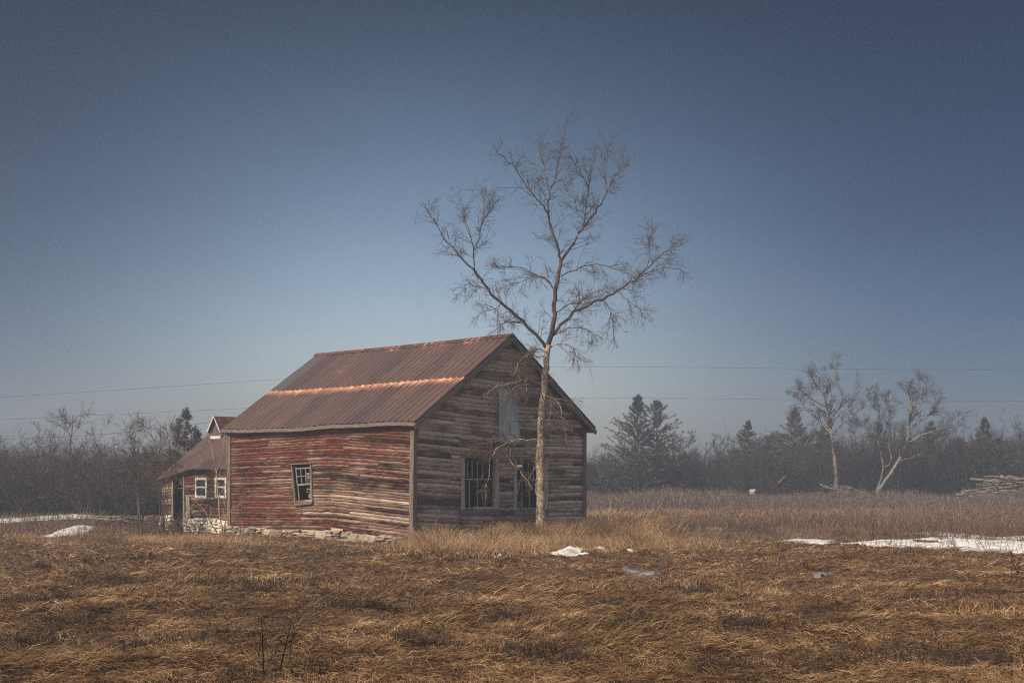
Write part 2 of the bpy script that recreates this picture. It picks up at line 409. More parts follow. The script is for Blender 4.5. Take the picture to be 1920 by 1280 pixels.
def roof_mat():
    """rust brown sheets; uv = (metres along the roof, metres up the slope); board = (sheet tone, row, greenish)"""
    m, t, b = mat_new('rusted_roof_sheet', 0.62, 0.35)
    uv = nd(t, 'ShaderNodeUVMap', uv_map='UVMap').outputs[0]
    at = nd(t, 'ShaderNodeVertexColor', layer_name='board')
    sp = nd(t, 'ShaderNodeSeparateColor'); t.links.new(at.outputs[0], sp.inputs[0])
    suv = nd(t, 'ShaderNodeSeparateXYZ'); t.links.new(uv, suv.inputs[0])
    st = noise(t, scaled(t, uv, (9, 0.8, 1)), 1.0, 5, 0.65)
    bl = noise(t, scaled(t, uv, (1.4, 1.0, 1)), 1.0, 5, 0.6)
    c = mixc(t, mapr(t, math_(t, 'ADD', math_(t, 'MULTIPLY', st, 0.7), math_(t, 'MULTIPLY', sp.outputs[0], 0.28)), 0.28, 0.72),
             (0.042, 0.022, 0.017), (0.088, 0.044, 0.033))
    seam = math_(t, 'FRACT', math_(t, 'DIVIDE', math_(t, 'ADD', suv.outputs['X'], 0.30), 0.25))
    c = mixc(t, math_(t, 'MULTIPLY', math_(t, 'MULTIPLY', mapr(t, seam, 0.0, 0.06), mapr(t, seam, 0.30, 0.22)), mapr(t, bl, 0.3, 0.6, 0.85, 0.5)), c, (0.016, 0.011, 0.010))  # dark lines along the ribs, painted in for shade the sun doesn't cast
    c = mixc(t, mapr(t, bl, 0.54, 0.74, 0, 0.4), c, (0.15, 0.055, 0.030))
    # pale rust where the lower sheets run under the upper ones, and along the ridge
    jag = noise(t, scaled(t, uv, (7, 2.0, 1)), 1.0, 4, 0.7)
    edge = math_(t, 'ADD', suv.outputs['Y'], math_(t, 'MULTIPLY', math_(t, 'SUBTRACT', jag, 0.5), 0.75))
    low = math_(t, 'MULTIPLY', mapr(t, edge, 1.86, 2.10), math_(t, 'SUBTRACT', 1.0, sp.outputs[1]))
    fade = mapr(t, noise(t, scaled(t, uv, (0.8, 0.2, 1)), 1.0, 2, 0.5), 0.30, 0.5, 0.35, 1.0)
    low = math_(t, 'MULTIPLY', low, fade)
    c = mixc(t, low, c, (0.30, 0.115, 0.055))
    lowp = math_(t, 'MULTIPLY', math_(t, 'MULTIPLY', mapr(t, edge, 2.04, 2.16), math_(t, 'SUBTRACT', 1.0, sp.outputs[1])), mapr(t, st, 0.44, 0.62))
    c = mixc(t, math_(t, 'MULTIPLY', lowp, fade), c, (0.55, 0.34, 0.21))
    rid = math_(t, 'MULTIPLY', mapr(t, math_(t, 'SUBTRACT', edge, mapr(t, suv.outputs['X'], 0, 7.0, 0.0, 0.22)), 4.18, 4.36), mapr(t, noise(t, scaled(t, uv, (1.1, .1, 1)), 1.0, 3, 0.6), 0.48, 0.56))
    c = mixc(t, math_(t, 'MULTIPLY', rid, 0.9), c, (0.52, 0.25, 0.12))
    c = mixc(t, math_(t, 'MULTIPLY', sp.outputs[2], 0.9), c, (0.055, 0.050, 0.043))
    t.links.new(c, b.inputs['Base Color'])
    t.links.new(mapr(t, st, 0.3, 0.7, 0.5, 0.75), b.inputs['Roughness'])
    return m
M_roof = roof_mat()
def galv_mat():
    m, t, b = mat_new('dull_zinc_sheet', 0.55, 0.4); b.inputs['Metallic'].default_value = 0.15
    oc = nd(t, 'ShaderNodeTexCoord').outputs['Object']
    n = noise(t, scaled(t, oc, (14, 14, 3)), 1.0, 6, 0.7)
    c = mixc(t, mapr(t, n, 0.35, 0.65), (0.24, 0.25, 0.255), (0.42, 0.435, 0.44))
    t.links.new(mixc(t, mapr(t, noise(t, oc, 6, 5, 0.7), 0.60, 0.72, 0, 0.5), c, (0.20, 0.16, 0.13)), b.inputs['Base Color'])
    return m
M_galv = galv_mat()

# ------------------------------------------------------------------ ground
CB = np.array([-2.6, 34.0]); A_ = np.array([-0.7275, 0.6861]); B_ = np.array([0.6861, 0.7275])   # barn corner and axes
BARN_RZ = math.atan2(B_[1], B_[0]); BW, BL = 7.0, 8.5

def barn_uv(x, y):
    dx, dy = x - CB[0], y - CB[1]
    return dx * B_[0] + dy * B_[1], dx * A_[0] + dy * A_[1]

def ground_h(x, y):
    x = np.asarray(x, float); y = np.asarray(y, float)
    near = np.clip((34 - y) / 6, 0, 1)
    amp = 0.25 + 0.75 * near
    # matted swells that lie across the view, with steeper lips
    warp = fbm(x * 0.35, y * 0.35, 40, 2) * 2.2
    r1 = 1 - np.abs(2 * vnoise(x * 0.75 + warp, y * 1.5 + warp * 0.6, 11) - 1)
    r2 = 1 - np.abs(2 * vnoise(x * 1.9 - warp, y * 3.3 + warp, 12) - 1)
    h = 0.10 * fbm(x * 0.28, y * 0.28, 13, 2) - 0.05 + amp * (0.12 * r1 ** 2 + 0.085 * r2 ** 2)
    h += 0.03 * amp * vnoise(x * 6, y * 6, 14)
    bu, bv = barn_uv(x, y)
    d = np.maximum(np.maximum(-bu, bu - BW), np.maximum(-bv, bv - BL - 5))
    k = np.clip((d + 0.2) / 1.2, 0, 1)
    return h * k - 0.03

def axis(parts): return np.unique(np.round(np.concatenate(parts), 3))
gx = axis([np.linspace(-1200, -60, 14), np.arange(-60, -14, 2.0), np.arange(-14, 14, 0.11), np.arange(14, 60, 2.0), np.linspace(60, 1200, 14)])
gy = axis([np.linspace(-100, 8, 12), np.arange(8.2, 42, 0.11), np.arange(42, 110, 2.0), np.linspace(110, 1800, 20)])
GX, GY = np.meshgrid(gx, gy)
gz = ground_h(GX, GY)
nx = len(gx); ids = np.arange(GX.size).reshape(GX.shape)
gq = np.stack([ids[:-1, :-1], ids[:-1, 1:], ids[1:, 1:], ids[1:, :-1]], -1).reshape(-1, 4)
def ground_mat():
    m, t, b = mat_new('dead_thatch', 0.95, 0.05)
    p = nd(t, 'ShaderNodeNewGeometry').outputs['Position']
    n1 = noise(t, p, 0.6, 4, 0.6); n2 = noise(t, scaled(t, p, (9, 22, 22)), 1.0, 5, 0.7)
    c = mixc(t, mapr(t, n2, 0.35, 0.65), (0.028, 0.016, 0.009), (0.12, 0.07, 0.035))
    t.links.new(mixc(t, mapr(t, n1, 0.4, 0.65, 0, 0.6), c, (0.09, 0.055, 0.03)), b.inputs['Base Color'])
    return m
g_o = np_mesh('ground', np.stack([GX, GY, gz], -1).reshape(-1, 3), [gq], ground_mat(), smooth=True)
tag(g_o, 'wide field of flattened dry brown grass', 'ground', kind='structure')

# ------------------------------------------------------------------ barn
barn = empty('barn', (CB[0], CB[1], 0), BARN_RZ)
tag(barn, 'old wooden barn with faded red clapboards and rusty metal roof behind the bare tree', 'barn')
EAVE, RIDGE, OV = 3.22, 5.79, 0.22
SLOPE = (RIDGE - EAVE) / (BW / 2 + OV)
def roof_z(x): return EAVE + SLOPE * (min(x, BW - x) + OV)

def left_at(x, y):            # photo pixel on the long wall -> (metres from the near corner, height)
    k = (x - 960) / F_PX
    t = (k * CB[1] - CB[0]) / (A_[0] - k * A_[1]); Y = CB[1] + A_[1] * t
    return t, CAM_H + (HOR - y) / F_PX * Y
def gable_at(x, y):
    k = (x - 960) / F_PX
    t = (k * CB[1] - CB[0]) / (B_[0] - k * B_[1]); Y = CB[1] + B_[1] * t
    return t, CAM_H + (HOR - y) / F_PX * Y

def hump(t):                  # the long wall has sagged at both ends, most at the near corner
    d = t - 3.6
    s = np.where(d < 0, 0.055, 0.022)
    return -s * (np.sqrt(d * d + 0.12) - 0.35)
def gsag(t):
    return 0.14 * np.clip(1 - t / 2.8, 0, 1) ** 1.5 + 0.02 * np.sin(t * 1.3)

def boards(name, mat, course, z_lo, z_hi, u_range, sagf, holes, to3d, tonef, parent, seglen=(1.4, 4.2), gaps=0.02, seed=1, off=(0.004, 0.024), clip=None):
    """lapped boards on one wall; holes: functions z -> (u0, u1) or None"""
    r = random.Random(seed)
    V, Fq, UV, AT, n = [], [], [], [], 0
    k = 0; z = z_lo
    while z < z_hi:
        u0, u1 = u_range(z)
        if u1 - u0 > 0.1:
            cuts = [u0]
            while cuts[-1] < u1:
                cuts.append(cuts[-1] + r.uniform(*seglen))
            cuts[-1] = u1
            if len(cuts) > 2 and cuts[-1] - cuts[-2] < 0.4: cuts.pop(-2)
            segs = list(zip(cuts[:-1], cuts[1:]))
            for h in holes:
                new = []
                for a, b in segs:
                    hr = h(z + course / 2 + float(sagf(np.array((a + b) / 2))))
                    if hr is None or b <= hr[0] or a >= hr[1]: new.append((a, b)); continue
                    if hr[0] - a > 0.05: new.append((a, hr[0]))
                    if b - hr[1] > 0.05: new.append((hr[1], b))
                segs = new
            for a, b in segs:
                if r.random() < gaps: continue
                a += 0.004; b -= 0.004
                m = max(2, int((b - a) / 0.16) + 1)
                us = np.linspace(a, b, m)
                zz = z + sagf(us) + r.uniform(-0.011, 0.011) + np.linspace(0, r.uniform(-0.016, 0.016), m)
                wb = np.array([r.uniform(-0.010, 0.010) + (r.uniform(0.01, 0.035) if r.random() < .05 else 0) for _ in us])
                bow = r.uniform(0, 0.010) * np.sin(np.linspace(0, r.choice((1, 2)) * math.pi, m))
                ob = off[1] + r.uniform(-0.008, 0.016) + bow
                ztop = zz + course * 1.08
                prof = [(ztop, np.full(m, off[0])), (zz + wb, ob), (zz + wb + 0.004, ob * 0 + 0.001)]
                pts = np.stack([np.stack(to3d(us if clip is None else np.clip(us, clip(q[0]), BW - clip(q[0])), q[0], q[1]), -1) for q in prof], 1)     # m,3,3
                V.append(pts.reshape(-1, 3))
                ro = r.uniform(0, 40)
                UV.append(np.stack([np.stack([us + ro, q[0] + 0 * us + ro * 0.37], -1) for q in prof], 1).reshape(-1, 2))
                c = tonef(us.mean(), z + float(sagf(us.mean())), r)
                AT.append(np.tile(np.array([*c, 1.0]), (m * 3, 1)))
                i = n + np.arange(m * 3).reshape(m, 3)
                for j in range(2):
                    Fq.append(np.stack([i[:-1, j], i[1:, j], i[1:, j + 1], i[:-1, j + 1]], -1))
                n += m * 3
        z += course; k += 1
    return np_mesh(name, np.concatenate(V), [np.concatenate(Fq)], mat, parent, np.concatenate(UV), np.concatenate(AT))

# --- the long wall
wl = [left_at(*p) for p in ((549, 871), (585, 869), (588, 942), (556, 946))]     # leaning window: tl, tr, br, bl (tl is the far side)
def win_edge(z):
    (t1, z1), (t2, z2), (t3, z3), (t4, z4) = wl
    far = t1 + (t4 - t1) * (z - z1) / (z4 - z1); near = t2 + (t3 - t2) * (z - z2) / (z3 - z2)
    return near, far
WZ0, WZ1 = wl[2][1], wl[0][1]
def left_hole(z):
    return (win_edge(z)[0] + 0.02, win_edge(z)[1] - 0.02) if WZ0 < z < WZ1 else None
def left_tone(u, z, r):
    paint = 0.47 + 0.14 * max(0, (z - 1.9) / 1.3) + 0.10 * (u > 4.5) + r.uniform(-0.16, 0.16)
    tone = r.random(); pale = 0.0
    if z > 2.85: paint += 0.08
    if u < 2.0 and 0.55 < z < 1.42:
        if r.random() < 0.75: pale = r.uniform(0.35, 0.95); paint -= 0.18
    elif u < 3.6 and 0.1 < z < 1.6 and r.random() < 0.22:
        pale = r.uniform(0.3, 0.9); paint -= 0.12
    elif r.random() < 0.07: pale = r.uniform(0.15, 0.45)
    return max(0, paint), tone, pale
left = lambda u, z, d: (-d, u, z + 0 * u)
wall_l = boards('wall', M_left, 0.082, 0.20, 3.30, lambda z: (0.06, BL - 0.03), hump, [left_hole], left, left_tone, barn, (1.3, 4.8), 0.015, 3, (0.004, 0.019))
tag(wall_l, 'long side wall of faded red boards patched with pale boards')
mb = MB()
wn, wf = min(wl[1][0], wl[2][0]), max(wl[0][0], wl[3][0])
for y0, y1, z0, z1 in ((0, wn, .12, 3.3), (wf, BL, .12, 3.3), (wn, wf, .12, WZ0), (wn, wf, WZ1, 3.3)):
    mb.box(0.002, 0.05, y0, y1, z0, z1)
mb.build('sheathing', M_inner, wall_l)

# --- the gable wall
g1 = [gable_at(868, 861)[0], gable_at(929, 861)[0], gable_at(900, 953)[1], gable_at(900, 861)[1]]       # u0 u1 z0 z1
g2 = [gable_at(966, 861)[0], gable_at(1021, 861)[0], gable_at(992, 954)[1], gable_at(992, 864)[1]]
def rect_hole(g): return lambda z: (g[0] + .0, g[1]) if g[2] < z < g[3] else None
lp = [gable_at(*p) for p in ((931, 730), (969, 729), (972, 832), (935, 832))]
def nick(z):      # board ends broken away beside the loft sheet
    a, za = gable_at(969, 753); b, zb = gable_at(979, 745)
    return (a, b) if za < z < zb + 0.03 else None
def gable_range(z):
    zc = z + 0.02
    if zc < roof_z(0): return (0.06, BW - 0.06)
    x = (zc - EAVE) / SLOPE - OV
    return (x - 0.05, BW - x + 0.05)
def gable_tone(u, z, r):
    paint = 0.06 + r.uniform(-0.12, 0.20)
    if abs(u - BW / 2) > 1.2 and z > 2.6: paint += 0.14
    if z > roof_z(u) - 0.55: paint += 0.20
    return max(0, paint), r.random() * (0.65 if z < 0.55 else 1.0), (r.uniform(0.2, 0.7) if r.random() < 0.16 else 0.0)
gab = lambda u, z, d: (u, -d, z + 0 * u)
wall_g = boards('wall', M_gable, 0.116, 0.10, RIDGE - 0.1, gable_range, gsag, [rect_hole(g1), rect_hole(g2), nick], gab, gable_tone, barn, (1.2, 3.4), 0.012, 5, (0.004, 0.020), lambda z: np.maximum((z + .085 - EAVE) / SLOPE - OV, 0.05))
tag(wall_g, 'gable wall of bare grey boards with two barred windows')
mb = MB()
top = lambda u: roof_z(u) - 0.10
def strip(u0, u1, z0, z1=None):
    if z1 is not None: poly = [(u0, z0), (u1, z0), (u1, z1), (u0, z1)]
    elif u0 < BW / 2 < u1: poly = [(u0, z0), (u1, z0), (u1, top(u1)), (BW / 2, top(BW / 2)), (u0, top(u0))]
    else: poly = [(u0, z0), (u1, z0), (u1, top(u1)), (u0, top(u0))]
    mb.prism(poly, 'y', 0.002, 0.05)
strip(0.055, g1[0], .02); strip(g1[0], g1[1], .02, g1[2]); strip(g1[0], g1[1], g1[3]); strip(g1[1], g2[0], .02)
strip(g2[0], g2[1], .02, g2[2]); strip(g2[0], g2[1], g2[3]); strip(g2[1], BW - .055, .02)
mb.build('sheathing', M_inner, wall_g)
# hidden walls (the far one has a slot that lets a line of daylight through)
mb = MB()
for y0, y1, z0, z1 in ((0.06, 2.5, 0, 3.3), (3.25, BL, 0, 3.3), (2.5, 3.25, 0, 2.07), (2.5, 3.25, 2.15, 3.3)):
    mb.box(BW - .05, BW - 0.002, y0, y1, z0, z1)
mb.build('wall', M_inner, barn)
wr = boards('wall', M_gable, 0.116, 0.10, 3.25, lambda z: (0.06, BL), lambda t: 0 * t, [lambda z: (2.45, 3.3) if 2.0 < z < 2.2 else None],
            lambda u, z, d: (BW + d, u, z + 0 * u), gable_tone, barn, (1.2, 3), 0.0, 9)
mb = MB(); mb.prism([(0.055, 0), (BW - .055, 0), (BW - .055, top(BW)), (BW / 2, top(BW / 2)), (0.055, top(0))], 'y', BL - .05, BL - .002)
mb.build('wall', M_inner, barn)
boards('wall', M_gable, 0.116, 0.10, RIDGE - .1, gable_range, lambda t: 0 * t, [], lambda u, z, d: (u, BL + d, z + 0 * u), gable_tone, barn, (1.2, 3), 0.0, 10, (0.004, 0.020), lambda z: np.maximum((z + .085 - EAVE) / SLOPE - OV, 0.05))

# --- corner boards, frieze under the eave
for cx, cy, sx_, sy_ in ((0, 0, -1, -1), (0, BL, -1, 1), (BW, 0, 1, -1)):
    mb = MB()
    zt = 3.24
    def q(x, y, z, lean): return (x - (0.05 * (1 - z / 3.2) if lean else 0), y, z)
    for (x0, x1, y0, y1) in ((min(cx, cx + sx_ * .056), max(cx, cx + sx_ * .056), min(cy + sy_ * .056, cy - sy_ * .10), max(cy + sy_ * .056, cy - sy_ * .10)),
                             (min(cx, cx - sx_ * .09), max(cx, cx - sx_ * .09), min(cy, cy + sy_ * .056), max(cy, cy + sy_ * .056))):
        ln = (cx == 0 and cy == 0); pts = [(x0, y0), (x1, y0), (x1, y1), (x0, y1)]
        for za, zb in ((0.0, 1.6), (1.604, zt)):
            mb.hexa([q(x, y, za, ln) for x, y in pts] + [q(x, y, zb, ln) for x, y in pts])
    mb.build('corner_board', M_darkframe, barn, 0.004)
mb = MB(); mb.box(-0.060, -0.040, 0.11, BL - .11, 3.02, 3.30)
fz = mb.build('frieze_board', wood_mat('red_frieze', (0.05, 0.012, 0.008), (0.16, 0.04, 0.022), (8, 1.2, 14)), barn)

# --- roof: two rows of ribbed sheets on each slope over boards
def roof_slope(side, name):
    us = []
    rib = 0.25; k = 0; y = -0.30
    while y < 8.65:
        us += [(y, 0), (y + .014, .034), (y + .034, .034), (y + .048, 0), (y + .15, 0.0)]
        y += rib
    us = np.array([u for u in us if u[0] <= 8.66])
    V, Fq, UV, AT, n = [], [], [], [], 0
    LEN = math.hypot(BW / 2 + OV, RIDGE - EAVE)
    rr = np.random.default_rng(4 + side)
    pt = rr.random(60)
    for row, (s0, s1, lift) in enumerate(((0.0, 2.26, 0.012), (2.20, LEN + 0.01, 0.022))):
        ss = np.linspace(s0, s1, 9)
        U, S = np.meshgrid(us[:, 0], ss, indexing='ij')
        Hh = np.repeat(us[:, 1:2], len(ss), 1) + lift + 0.012 * (vnoise(U * 1.7, S * 1.2 + 9 * row, 70 + side) - .5)
        if row == 1: Hh += 0.010 * np.clip(1 - (S - s0) / .3, 0, 1) * vnoise(U * 3, S * 0 + 3, 77)
        wav = 0.035 * np.sin(U * 0.75 + 0.4) + 0.014 * np.sin(U * 2.3)
        nxn, nzn = -(RIDGE - EAVE) / LEN, (BW / 2 + OV) / LEN
        X = -OV + S * (BW / 2 + OV) / LEN + Hh * nxn
        Z = EAVE + S * (RIDGE - EAVE) / LEN + Hh * nzn + wav * np.clip(1 - S / LEN, 0, 1) - 0.02 * np.sin((U + .3) / 9 * math.pi) * (S / LEN)
        endcut = 0.015 * (vnoise(U * 4, S * 0, 90 + row) - 0.5)
        X = X + np.where(S == s0, endcut, 0)
        if side: X = BW - X
        V.append(np.stack([X, U, Z], -1).reshape(-1, 3))
        UV.append(np.stack([U, S], -1).reshape(-1, 2))
        sheet = ((U + .3) / 0.75).astype(int) % 60
        green = (row == 1) & (U > 7.95) if not side else np.zeros_like(U, bool)
        AT.append(np.stack([pt[(sheet + 13 * row) % 60], np.full(U.shape, float(row)), green.astype(float), np.ones(U.shape)], -1).reshape(-1, 4))
        i = n + np.arange(U.size).reshape(U.shape)
        Fq.append(np.stack([i[:-1, :-1], i[1:, :-1], i[1:, 1:], i[:-1, 1:]], -1).reshape(-1, 4)); n += U.size
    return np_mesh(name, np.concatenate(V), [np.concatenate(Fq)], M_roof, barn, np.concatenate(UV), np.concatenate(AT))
roof0 = roof_slope(0, 'roof'); tag(roof0, 'rust brown roof slope with a pale rust seam halfway up')
roof1 = roof_slope(1, 'roof')
ridge_prof = [(-0.16, -0.16 * SLOPE), (0, 0), (0.16, -0.16 * SLOPE)]
mb = MB()
for (xa, za), (xb, zb) in zip(ridge_prof[:-1], ridge_prof[1:]):
    y = -0.31
    while y < 8.6:
        y2 = min(y + 2.2, 8.67)
        s1, s2 = -0.02 * math.sin((y + .3) / 9 * math.pi), -0.02 * math.sin((y2 + .3) / 9 * math.pi)
        X0, X1 = BW / 2 + xa, BW / 2 + xb; zz = RIDGE + 0.055
        mb.add([(X0, y, za + zz + s1), (X1, y, zb + zz + s1), (X1, y2, zb + zz + s2), (X0, y2, za + zz + s2)], [[0, 1, 2, 3]])
        y = y2
M_cap = wood_mat('rusty_cap', (0.035, 0.018, 0.014), (0.13, 0.055, 0.032), (3, 2, 3), 0.6)
mb.build('ridge_cap', M_cap, roof0)
mb = MB()
for s in (0, 1):
    f = (lambda x: x) if not s else (lambda x: BW - x)
    c = []
    for dz in (-0.085, -0.050):
        for x, y in ((-OV + .02, -0.27), (BW / 2, -0.27), (BW / 2, 8.62), (-OV + .02, 8.62)):
            c.append((f(x), y, EAVE + SLOPE * (x + OV) + dz))
    mb.hexa(c)
mb.build('roof_deck', wood_mat('red_brown_deck', (0.03, 0.012, 0.009), (0.085, 0.035, 0.025), (3, 30, 3)), roof0)
for s in (0, 1):
    mb = MB(); f = (lambda x: x) if not s else (lambda x: BW - x)
    for y in (-0.29, 8.63):
        a = (f(-OV - .01), y, EAVE - 0.125); b = (f(BW / 2 - .002), y, RIDGE - 0.115)
        mb = MB(); mb.bar(a, b, 0.028, 0.13); mb.build('barge_board', M_trim_h, roof0, 0.004)
for s in (0, 1):
    mb = MB(); x = -OV if not s else BW + OV
    N = 18
    for i in range(N):
        y0, y1 = -0.27 + i * 8.88 / N, -0.27 + (i + 1) * 8.88 / N
        z0, z1 = (EAVE - .055 + 0.03 * math.sin(y * .75 + .4) + 0.012 * math.sin(y * 2.3) for y in (y0, y1))
        mb.hexa([(x - .012, y0, z0 - .05), (x + .012, y0, z0 - .05), (x + .012, y1, z1 - .05), (x - .012, y1, z1 - .05),
                 (x - .012, y0, z0 + .05), (x + .012, y0, z0 + .05), (x + .012, y1, z1 + .05), (x - .012, y1, z1 + .05)])
    mb.build('fascia', M_trim_h, roof0)
# small box end on the far eave
mb = MB(); mb.box(BW + .02, BW + OV - .03, -0.26, -0.05, EAVE - .12, EAVE - .02)
mb.build('eave_return', M_trim_h, roof0)

# --- long wall's leaning window
def leftP(t, z, d): return np.array([-d, t, z])
(t1, z1), (t2, z2), (t3, z3), (t4, z4) = wl
win = empty('window', (0, 0, 0), 0, barn); tag(win, 'small leaning window with broken panes')
cor = {k: np.array(p) for k, p in zip(('tl', 'tr', 'br', 'bl'), wl)}
cen = sum(cor.values()) / 4
def lerp2(a, b, f): return cor[a] * (1 - f) + cor[b] * f
mb = MB()
for a, b in (('tl', 'bl'), ('tr', 'br')):
    mb.bar(leftP(*cor[a], .03), leftP(*cor[b], .03), 0.055, 0.055, (1, 0, 0))
mb.bar(leftP(cor['tl'][0] + .08, cor['tl'][1] + .015, .045), leftP(cor['tr'][0] - .05, cor['tr'][1] + .015, .045), 0.038, 0.085, (1, 0, 0))
mb.bar(leftP(cor['bl'][0] + .02, cor['bl'][1], .045), leftP(cor['br'][0] - .04, cor['br'][1], .045), 0.07, 0.10, (1, 0, 0))
mb.build('frame', M_darkframe, win, .004)
mb = MB()
def at_w(fx, fz):        # 0..1 across (far to near) and down
    a = lerp2('tl', 'tr', fx); b = lerp2('bl', 'br', fx)
    return a * (1 - fz) + b * fz
for (fx0, fz0, fx1, fz1, ww) in ((.12, .10, .90, .10, .035), (.13, .06, .13, .50, .035), (.38, .10, .38, .50, .02), (.63, .10, .63, .50, .026), (.88, .06, .88, .50, .03),
                                 (.13, .30, .88, .30, .022), (.13, .51, .88, .51, .045), (.16, .51, .16, .94, .03), (.85, .51, .85, .94, .03), (.16, .92, .86, .92, .04)):
    mb.bar(leftP(*at_w(fx0, fz0), -.02), leftP(*at_w(fx1, fz1), -.02), ww, .03, (1, 0, 0))
mb.build('sash', M_sash, win)
mb = MB()
for fz, hh, x0 in ((.24, .05, .40), (.345, .09, .40), (.62, .07, .42), (.70, .02, .40), (.80, .12, .5)):
    a = at_w(x0, fz); b = at_w(.95, fz)
    mb.bar((.16, a[0] + .0, a[1]), (.16, b[0] - .12, b[1]), hh, .02, (1, 0, 0))
mb.build('inner_board', wood_mat('tan_inner_board', (0.10, 0.065, 0.04), (0.34, 0.24, 0.16), (5, 6, 30)), win)
mb = MB(); g0, g1_, = at_w(.14, .12), at_w(.62, .50)
mb.add([leftP(*at_w(.63, .31), -.022), leftP(*at_w(.88, .31), -.022), leftP(*at_w(.88, .50), -.022), leftP(*at_w(.63, .50), -.022)], [[0, 1, 2, 3]])
mg, tg, bgl = mat_new('dusty_glass', 0.25, 0.5); bgl.inputs['Base Color'].default_value = (0.06, 0.055, 0.05, 1); bgl.inputs['Alpha'].default_value = 0.45
mb.build('pane', mg, win)

# --- gable windows
def gable_window(g, ups, lows, label, rail, seed):
    r = random.Random(seed)
    wdw = empty('window', (0, 0, 0), 0, barn); tag(wdw, label)
    u0, u1, z0, z1 = g
    mb = MB(); mb.box(u0 - .085, u0 + .03, -.058, 0.0, z0 - .02, z1 + .035); mb.build('jamb', M_jamb, wdw, .004)
    mb = MB(); mb.box(u1 - .03, u1 + .10, -.058, 0.0, z0 - .02, z1 + .035); mb.build('jamb', M_jamb, wdw, .004)
    mb = MB(); mb.box(u0 - .10, u1 + .12, -.053, 0.0, z1 + .037, z1 + .13); mb.build('lintel', M_trim_h, wdw, .004)
    mb = MB(); mb.hexa([(u0 - .10, -.060, z0 - .17), (u1 + .12, -.060, z0 - .19), (u1 + .12, 0, z0 - .19), (u0 - .10, 0, z0 - .17),
                        (u0 - .10, -.068, z0 - .022), (u1 + .12, -.068, z0 - .03), (u1 + .12, 0, z0 - .022), (u0 - .10, 0, z0 - .022)])
    mb.build('sill', M_trim_h, wdw, .004)
    mb = MB(); zr = z0 + (z1 - z0) * rail; y = 0.03
    for x in (u0 + .04, u1 - .045): mb.box(x - .018, x + .018, y - .02, y + .02, z0, z1)
    for za in (zr, z0 + .02):
        x = u0 + .06
        while x < u1 - .08:
            xe = min(x + r.uniform(.12, .25), u1 - .07)
            mb.box(x, xe - r.uniform(0.0, .03), y - .016, y + .016, za - r.uniform(.014, .022), za + r.uniform(.010, .020)); x = xe
    for fx in ups: x = u0 + (u1 - u0) * fx; mb.bar((x, y, zr + .022), (x + r.uniform(-.01, .01), y, z1 - .02), .022, .022, (0, 1, 0))
    for fx in lows: x = u0 + (u1 - u0) * fx; mb.bar((x + r.uniform(-.012, .012), y, z0 + .045), (x, y, zr - .025), .024, .022, (0, 1, 0))
    mb.build('sash', M_muntin, wdw)
    return wdw
gable_window(g1, (.16, .30, .46, .62), (.22, .46, .70), 'wide glassless window left of the tree trunk', .60, 1)
w2 = gable_window(g2, (.28, .46, .64), (.24, .50), 'glassless window half hidden by the tree trunk', .60, 2)
mb = MB(); mb.bar((g2[0] + .35, .5, g2[2] + .02), (g2[0] + .62, .55, g2[2] + .02), .5, .42); mb.build('plank', M_trim, w2)
# --- zinc sheet over the loft door
n_, m_ = 9, 14
V = []
for j in range(m_):
    for i in range(n_):
        fx, fz = i / (n_ - 1), j / (m_ - 1)
        a = np.array(lp[0]) * (1 - fx) + np.array(lp[1]) * fx; b = np.array(lp[3]) * (1 - fx) + np.array(lp[2]) * fx
        p = a * (1 - fz) + b * fz
        V.append((p[0] + .012 * math.sin(fz * 9) * (fx > .8), -.05 - .016 * (i % 2) - .02 * math.sin(fz * 5 + fx * 3) - .035 * max(0, fz - .8) / .2, p[1] + (.03 * math.sin(fx * 7) if j in (0, m_ - 1) else 0)))
ii = np.arange(n_ * m_).reshape(m_, n_)
ls = np_mesh('loft_cover', np.array(V), [np.stack([ii[:-1, :-1], ii[:-1, 1:], ii[1:, 1:], ii[1:, :-1]], -1).reshape(-1, 4)], M_galv, barn, smooth=True)
tag(ls, 'blue grey metal sheet nailed over the loft door')
ls.modifiers.new('thickness', 'SOLIDIFY').thickness = 0.004
mb = MB(); mb.bar((lp[0][0] - .05, -.04, lp[0][1] - .0), (lp[3][0] - .09, -.04, lp[3][1] + .55), .05, .03, (0, 1, 0)); mb.build('loft_trim', M_trim, barn)

# --- dry stone foundation
import bmesh
def stones(items, name, mat, parent, seed=1):
    r = random.Random(seed); bm = bmesh.new()
    for (c, s, rz) in items:
        res = bmesh.ops.create_icosphere(bm, subdivisions=2, radius=1.0)
        ph = [r.uniform(0, 6) for _ in range(6)]
        for v in res['verts']:
            d = v.co.copy()
            # squared-off, uneven field stone
            for k in range(3): d[k] = math.copysign(abs(d[k]) ** 0.5, d[k]) + r.uniform(-.07, .07)
            f = 1 + .14 * math.sin(3.1 * d.x + ph[0]) * math.sin(2.7 * d.z + ph[1]) + .10 * math.sin(4.3 * d.y + ph[2] + d.x * 2)
            d = Vector((d.x * s[0], d.y * s[1], d.z * s[2])) * f
            d.rotate(Matrix.Rotation(rz, 3, 'X'))
            v.co = Vector(c) + d
    me = bpy.data.meshes.new(name); bm.to_mesh(me); bm.free()
    return link_mesh(name, me, mat, parent)
r = random.Random(12); items = []
y = 0.25
